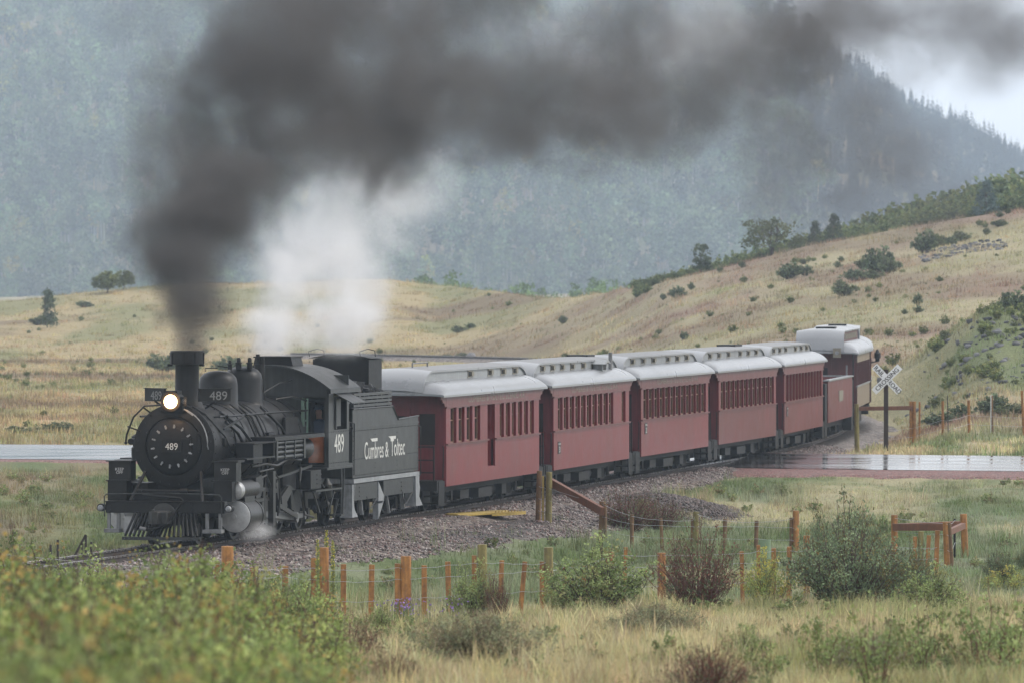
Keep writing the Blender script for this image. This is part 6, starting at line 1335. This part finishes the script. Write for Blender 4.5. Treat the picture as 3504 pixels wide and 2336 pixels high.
def grass(name, label, N, Yr, bias, hr, wr, seed, tr=1.15, keep=None, head=0, lean=.35, tone=(1, 1, 1), hfun=None, spread=.09):
    r = np.random.default_rng(seed); u = r.uniform(0, 1, N) ** bias; Y = Yr[0] + (Yr[1] - Yr[0]) * u; X = r.uniform(-1, 1, N) * tr * .0782 * Y
    nt = N // 20; cl = r.integers(0, nt, N); X = X[cl] + r.normal(0, 1, N) * spread; Y = Y[cl] + r.normal(0, 1, N) * spread; th_ = r.uniform(.55, 1.5, nt) ** 1.3; tc = r.uniform(.7, 1.35, (nt, 1)) * (1 + r.uniform(-.12, .12, (nt, 3)))   # blades stand in tufts
    d, s = dist_path(TRK, X, Y, 5); k = d > 2.4; k &= ~((Y > 400) & (dist_path(TRK2, X, Y, 8)[0] < 4.5)); d2, s2 = dist_path(ROAD, X, Y, 2); k &= d2 > np.where(s2 < 0, 7.2 - (fbm(X / 2.5, Y / 2, 71) - .5) * 4 + .7, 6.6) + fbm(X / 1.5, Y / 1.5, 7) * 1.2
    wide = 2.1 + (1.3 + 1.2 * sstep(140, 162, Y)) * sstep(181, 170, Y) + (fbm(X / 2.5, Y / 2.5, 82) - .5) * 1.8; k &= ~((s > 0) & (d < wide + .1) & (fbm(X / 1.2, Y / 1.2, 9) < .66))
    k &= fbm(X / 1.1, Y / 3, 15) > .27
    if keep is not None: k &= keep(X, Y)
    X, Y, cl = X[k], Y[k], cl[k]; n = len(X); h_ = r.uniform(*hr, n) * (.6 + .8 * fbm(X / 1.6, Y / 4, 19)) * th_[cl]; 
    if hfun is not None: h_ *= hfun(X, Y)
    c = gcol(X, Y) * r.uniform(.8, 1.3, (n, 1)) * tc[cl] * np.array(tone); V, F, C = blades(X, Y, h_, r.uniform(*wr, n), c, r, lean, head)
    tag(link(name, npmesh(name, V, F, M['grass'], C)), label, 'grass', kind='stuff')
thk = lambda X, Y: ~((X / Y * FPX + CX < 1000) & (Y < 98))
grass('dry_grass', 'dry straw grass with seed heads covering the near slope', 330000, (64, 127), .85, (.10, .25), (.0035, .007), 100, keep=thk, head=.3, lean=.7, tone=(1.15, 1.12, 1.1), hfun=lambda X, Y: np.where(fbm(X / 1.2, Y / 3, 27) > .6, 1.4, .8) * (1 - .35 * sstep(104, 116, Y)))
grass('ditch_grass', 'green and straw grass in the ditch between fences and road', 230000, (126, 203), 1.0, (.08, .26), (.007, .015), 101, lean=.8, spread=.12, tone=(1.15, 1.15, 1.15), hfun=lambda X, Y: np.where(fbm(X / 2.5, Y / 5, 23) > .6, 1.7, .7) * np.where(Y > 188, .55, 1))
grass('meadow_grass', 'golden meadow grass on the flat and hills beyond the road', 360000, (213, 560), 1.35, (.08, .26), (.018, .045), 102, lean=.6, spread=.3, tone=(1.12, 1.1, 1.08))
# purple flowers near the fence
r_ = np.random.default_rng(71); cen = []
for cx, cy, n in ((1390, 2085, 50), (1340, 2105, 18), (1545, 2100, 22), (1465, 2105, 16), (1380, 2110, 40), (1585, 2090, 16)):
    for k in range(n): y = 121.5 - (cy - 2085) * .1 + r_.uniform(-1.5, 1.5); x = (cx + r_.normal(0, 28) - CX) / FPX * y; cen.append((x, y, 0))
cen = np.array(cen); cen[:, 2] = zg(cen[:, 0], cen[:, 1]) + r_.uniform(.18, .5, len(cen)); V, F = cards(cen, .022, r_); C = np.repeat(np.array([.26, .16, .42]) * r_.uniform(.7, 1.3, (len(cen), 1)), 4, 0)
st = np.repeat(cen, 4, 0) + np.tile(np.array([(-.004, 0, 0), (.004, 0, 0), (.004, 0, 0), (-.004, 0, 0)]), (len(cen), 1)); g_ = zg(cen[:, 0], cen[:, 1]); st.reshape(-1, 4, 3)[:, 0, 2] = g_; st.reshape(-1, 4, 3)[:, 1, 2] = g_
V = np.concatenate([V, st]); F = np.concatenate([F, np.arange(len(st)).reshape(-1, 4) + len(F) * 4]); C = np.concatenate([C, np.full((len(st), 3), (.12, .15, .06))])
tag(link('wildflowers', npmesh('wildflowers', V, F, M['leaf'], C)), 'small purple wildflowers in the straw grass below the near fence', 'flowers', kind='stuff')

# loose stones of the ballast shoulder, too many to count
r_ = np.random.default_rng(81); sT = []
for k in range(5):
    p = np.array([(1, 0, 0), (-1, 0, 0), (0, 1, 0), (0, -1, 0), (0, 0, .8), (0, 0, -.8)]) * r_.uniform(.6, 1.2, (6, 1)); sT.append((p, [np.array([(0, 2, 4), (2, 1, 4), (1, 3, 4), (3, 0, 4), (2, 0, 5), (1, 2, 5), (3, 1, 5), (0, 3, 5)])], np.full((6, 3), 1.)))
n = 70000; s_ = trk_s(108) + (trk_s(226) - trk_s(108)) * r_.uniform(0, 1, n) ** .9; o = np.where(r_.uniform(0, 1, n) < .8, r_.uniform(.6, 5.4, n), r_.uniform(-2.4, -.6, n))
qx = np.interp(s_, TS, TRK[:, 0]); qy = np.interp(s_, TS, TRK[:, 1]); dx = np.interp(s_ + .2, TS, TRK[:, 0]) - qx; dy = np.interp(s_ + .2, TS, TRK[:, 1]) - qy; L_ = np.hypot(dx, dy); X, Y = qx + dy / L_ * o, qy - dx / L_ * o
Z = bal_up(X, Y, o); k = (Z > zg(X, Y) - .03) & (fbm(X / 2.2, Y / 6, 83) < .53 + .2 * r_.uniform(0, 1, n)); X, Y, Z = X[k], Y[k], Z[k]; n = len(X)
cs = np.array([(.06, .05, .05), (.14, .105, .10), (.25, .20, .19), (.09, .065, .06), (.19, .12, .105), (.36, .32, .30)])[r_.integers(0, 6, n)] * r_.uniform(.7, 1.2, (n, 1))
V, F, C = scatter(sT, np.stack([X, Y, Z + .005], 1), .018 + .036 * r_.uniform(0, 1, n) ** 2, cs * .98, r_); M['stone'] = leafmat('wet_ballast_stone', 0, .35, .5)
tag(link('ballast_stones', npmesh('ballast_stones', V, F, M['stone'], C)), 'loose pink and grey stones on the shoulder of the track', 'gravel', kind='stuff')

nh = 9000; a_ = r_.uniform(0, 6.3, nh); q_ = np.sqrt(r_.uniform(0, 1, nh)) * 1.05; X = hc.x + 2.5 * q_ * np.cos(a_) + r_.normal(0, .15, nh); Y = hc.y + 7 * q_ * np.sin(a_) + r_.normal(0, .5, nh); rr = np.hypot((X - hc.x) / 2.5, (Y - hc.y) / 7)
Z = zg(X, Y) + .3 * sstep(1, .1, rr + (fbm(X, Y / 2, 88) - .5) * .5) - .07
V, F, C = scatter(sT, np.stack([X, Y, Z], 1), .025 + .06 * r_.uniform(0, 1, nh) ** 2, np.array([(.035, .028, .025), (.075, .055, .048), (.14, .11, .10), (.055, .04, .034)])[r_.integers(0, 4, nh)], r_)
tag(link('heap_stones', npmesh('heap_stones', V, F, M['stone'], C)), 'dark loose stones covering the low gravel heap', 'gravel', kind='stuff')
# low green weeds through the near grass and the ditch
r_ = np.random.default_rng(83); g5 = [shrub_geo(seed=90 + k, H=1.0, Rd=.6, stems=16, twigs=5, leaves=7, lsz=.06, pal=((.20, .25, .10), (.26, .29, .12), (.17, .21, .09), (.27, .22, .12)), r0=.015)[0] for k in range(4)]
nn = 900; Y = np.where(r_.uniform(0, 1, nn) < .5, r_.uniform(68, 122, nn), r_.uniform(128, 198, nn)); X = r_.uniform(-1.1, 1.1, nn) * .0782 * Y; d_, s__ = dist_path(TRK, X, Y, 5); d2_, s2_ = dist_path(ROAD, X, Y, 2)
kk = (d_ > 3.4) & (d2_ > 8) & ((X / Y * FPX + CX > 900) | (Y > 128)) & (fbm(X / 2.5, Y / 6, 98) > .46); X, Y = X[kk], Y[kk]
V, F, C = scatter(g5, np.stack([X, Y, zg(X, Y) - .03], 1), r_.uniform(.14, .42, len(X)), r_.uniform(.7, 1.3, (len(X), 1)) * np.ones(3), r_); tag(link('weeds', npmesh('weeds', V, F, M['leaf'], C)), 'low green weeds growing through the near grass and the ditch', 'weeds', kind='stuff')

# ------------------------------------------------------------------ smoke and steam: soft puffs of real volume
def smokemat(name, color, dens, aniso=0.0, scale=.45, rough=.62, edge=1.0):
    m = bpy.data.materials.new(name); m.use_nodes = True; n, l = m.node_tree.nodes, m.node_tree.links; n.remove(n['Principled BSDF'])
    v = n.new('ShaderNodeVolumePrincipled'); v.inputs['Color'].default_value = (*color, 1); v.inputs['Anisotropy'].default_value = aniso; v.inputs['Density Attribute'].default_value = ''
    l.new(v.outputs[0], n['Material Output'].inputs['Volume'])
    t = n.new('ShaderNodeTexCoord'); ln = n.new('ShaderNodeVectorMath'); ln.operation = 'LENGTH'; l.new(t.outputs['Object'], ln.inputs[0])
    g = n.new('ShaderNodeNewGeometry'); z = n.new('ShaderNodeTexNoise'); z.inputs['Scale'].default_value = scale; z.inputs['Detail'].default_value = 6.5; z.inputs['Roughness'].default_value = rough; z.inputs['Distortion'].default_value = .35
    l.new(g.outputs['Position'], z.inputs['Vector'])
    a = n.new('ShaderNodeMath'); a.operation = 'MULTIPLY_ADD'; a.inputs[1].default_value = 2.3 * edge; a.inputs[2].default_value = -1.15 * edge - .0; l.new(z.outputs['Fac'], a.inputs[0])
    b = n.new('ShaderNodeMath'); b.operation = 'SUBTRACT'; b.inputs[0].default_value = .82; l.new(ln.outputs['Value'], b.inputs[1])
    c = n.new('ShaderNodeMath'); c.operation = 'ADD'; l.new(a.outputs[0], c.inputs[0]); l.new(b.outputs[0], c.inputs[1])
    r = n.new('ShaderNodeMapRange'); r.interpolation_type = 'SMOOTHSTEP'; r.inputs['From Min'].default_value = -.08; r.inputs['From Max'].default_value = 1.0; l.new(c.outputs[0], r.inputs['Value'])
    f = n.new('ShaderNodeMapRange'); f.interpolation_type = 'SMOOTHSTEP'; f.inputs['From Min'].default_value = 1.0; f.inputs['From Max'].default_value = .55; l.new(ln.outputs['Value'], f.inputs['Value'])
    o = n.new('ShaderNodeMath'); o.operation = 'MULTIPLY'; l.new(r.outputs['Result'], o.inputs[0]); l.new(f.outputs['Result'], o.inputs[1])
    i = n.new('ShaderNodeObjectInfo'); s_ = n.new('ShaderNodeSeparateColor'); l.new(i.outputs['Color'], s_.inputs['Color'])       # thinner puffs carry a smaller density
    k = n.new('ShaderNodeMath'); k.operation = 'MULTIPLY'; k.inputs[1].default_value = dens; l.new(s_.outputs[0], k.inputs[0])
    q = n.new('ShaderNodeMath'); q.operation = 'MULTIPLY'; l.new(o.outputs[0], q.inputs[0]); l.new(k.outputs[0], q.inputs[1]); l.new(q.outputs[0], v.inputs['Density'])
    return m
def puffmesh(mat_):
    import bmesh
    bm = bmesh.new(); bmesh.ops.create_icosphere(bm, subdivisions=3, radius=1.0); me = bpy.data.meshes.new('puff'); bm.to_mesh(me); bm.free(); me.materials.append(mat_); return me
def cloud(name, label, mat_, puffs, cat):
    """puffs: px, py, Y, radius across in pixels, radius up, density factor"""
    e = empty(name, P(*puffs[0][:3]), 0, label=label, cat=cat, kind='stuff'); me = puffmesh(mat_)
    for px, py, Y, rx, ry, d in puffs:
        m_ = Y / FPX; o = link('puff', me, e); o.location = P(px, py, Y) - e.location; o.scale = (rx * m_, (rx + ry) / 2 * m_, ry * m_); o.color = (d, d, d, 1)
M['smoke'] = smokemat('coal_smoke', (.155, .148, .147), 1.05, .15, .5, edge=1.25)
M['steam'] = smokemat('white_steam', (.95, .95, .97), 1.15, .25, .7, edge=1.25)
cloud('coal_smoke', 'dark grey coal smoke boiling from the stack and drifting back over the train', M['smoke'], [
    (654, 1165, 141.5, 95, 95, 4.0), (650, 1055, 142, 190, 150, 3.2), (645, 930, 143, 270, 200, 2.3), (660, 790, 144, 350, 240, 1.9), (720, 650, 145.5, 400, 290, 1.5), (540, 560, 146.5, 270, 260, .7),
    (880, 520, 148, 430, 300, 1.3), (700, 280, 148.5, 380, 380, .62), (900, 240, 149, 480, 420, .95), (1150, 330, 152, 460, 400, 1.0), (1280, 110, 155, 480, 340, .9), (1350, 440, 156, 420, 330, 1.6), (980, 10, 152, 500, 320, .75),
    (1560, 20, 160, 460, 320, .85), (1470, 230, 158, 420, 320, .55), (1720, 330, 165, 500, 340, 1.0), (1980, 440, 170, 480, 260, .95), (2040, 150, 172, 480, 340, .66), (2330, 350, 178, 500, 360, .6), (2620, 130, 184, 480, 340, .36), (2700, 200, 186, 400, 340, .5), (2850, 480, 188, 480, 400, .34), (3100, 620, 192, 400, 320, .26), (2850, 40, 190, 480, 280, .45), (3250, 70, 200, 600, 340, .4), (3500, 130, 206, 460, 260, .2), (560, 130, 149.5, 300, 300, .2), (2420, 60, 181, 460, 320, .26), (2700, 660, 190, 380, 300, .16)], 'smoke')
cloud('white_steam', 'white steam rising from the safety valves behind the smoke', M['steam'], [
    (930, 1150, 150, 190, 150, 2.4), (980, 1000, 151, 240, 190, 1.9), (1150, 1090, 153, 270, 180, 1.6), (1050, 850, 153, 290, 240, 1.1), (1230, 950, 156, 190, 240, 1.1), (1230, 760, 157, 320, 210, .55), (1440, 690, 160, 240, 110, .3), (1150, 660, 156.5, 360, 220, .6), (1330, 620, 158, 360, 190, .36), (2370, 90, 182, 380, 340, .15), (2180, 300, 180, 420, 300, .12), (1900, 100, 176, 380, 300, .08)], 'steam')
M['wisp'] = smokemat('steam_wisps', (.97, .97, .98), 3.0, .2, 2.2, edge=.8)
cloud('steam_wisp', 'small wisp of steam under the cylinder by the rail', M['wisp'], [(895, 1815, 140.5, 62, 60, .8), (850, 1830, 140.3, 60, 40, .45)], 'steam')
cloud('steam_wisp', 'faint steam wisp drifting past the cab front', M['wisp'], [(1072, 1545, 144.2, 34, 62, .16), (1135, 1470, 145.4, 50, 60, .08)], 'steam')

# ------------------------------------------------------------------ haze
m = bpy.data.materials.new('pale_rain_haze'); m.use_nodes = True; n, l = m.node_tree.nodes, m.node_tree.links; n.remove(n['Principled BSDF'])
v = n.new('ShaderNodeVolumePrincipled'); v.inputs['Color'].default_value = (.66, .80, .98, 1); v.inputs['Density'].default_value = .00024; v.inputs['Anisotropy'].default_value = .2
l.new(v.outputs[0], n['Material Output'].inputs['Volume'])
mb = MB(); mb.box(-1400, 1700, -60, 5290, -14, 200)
h = mb.build('haze', m, None, smooth=False, kind='stuff', label='pale rainy haze filling the whole valley', cat='haze')
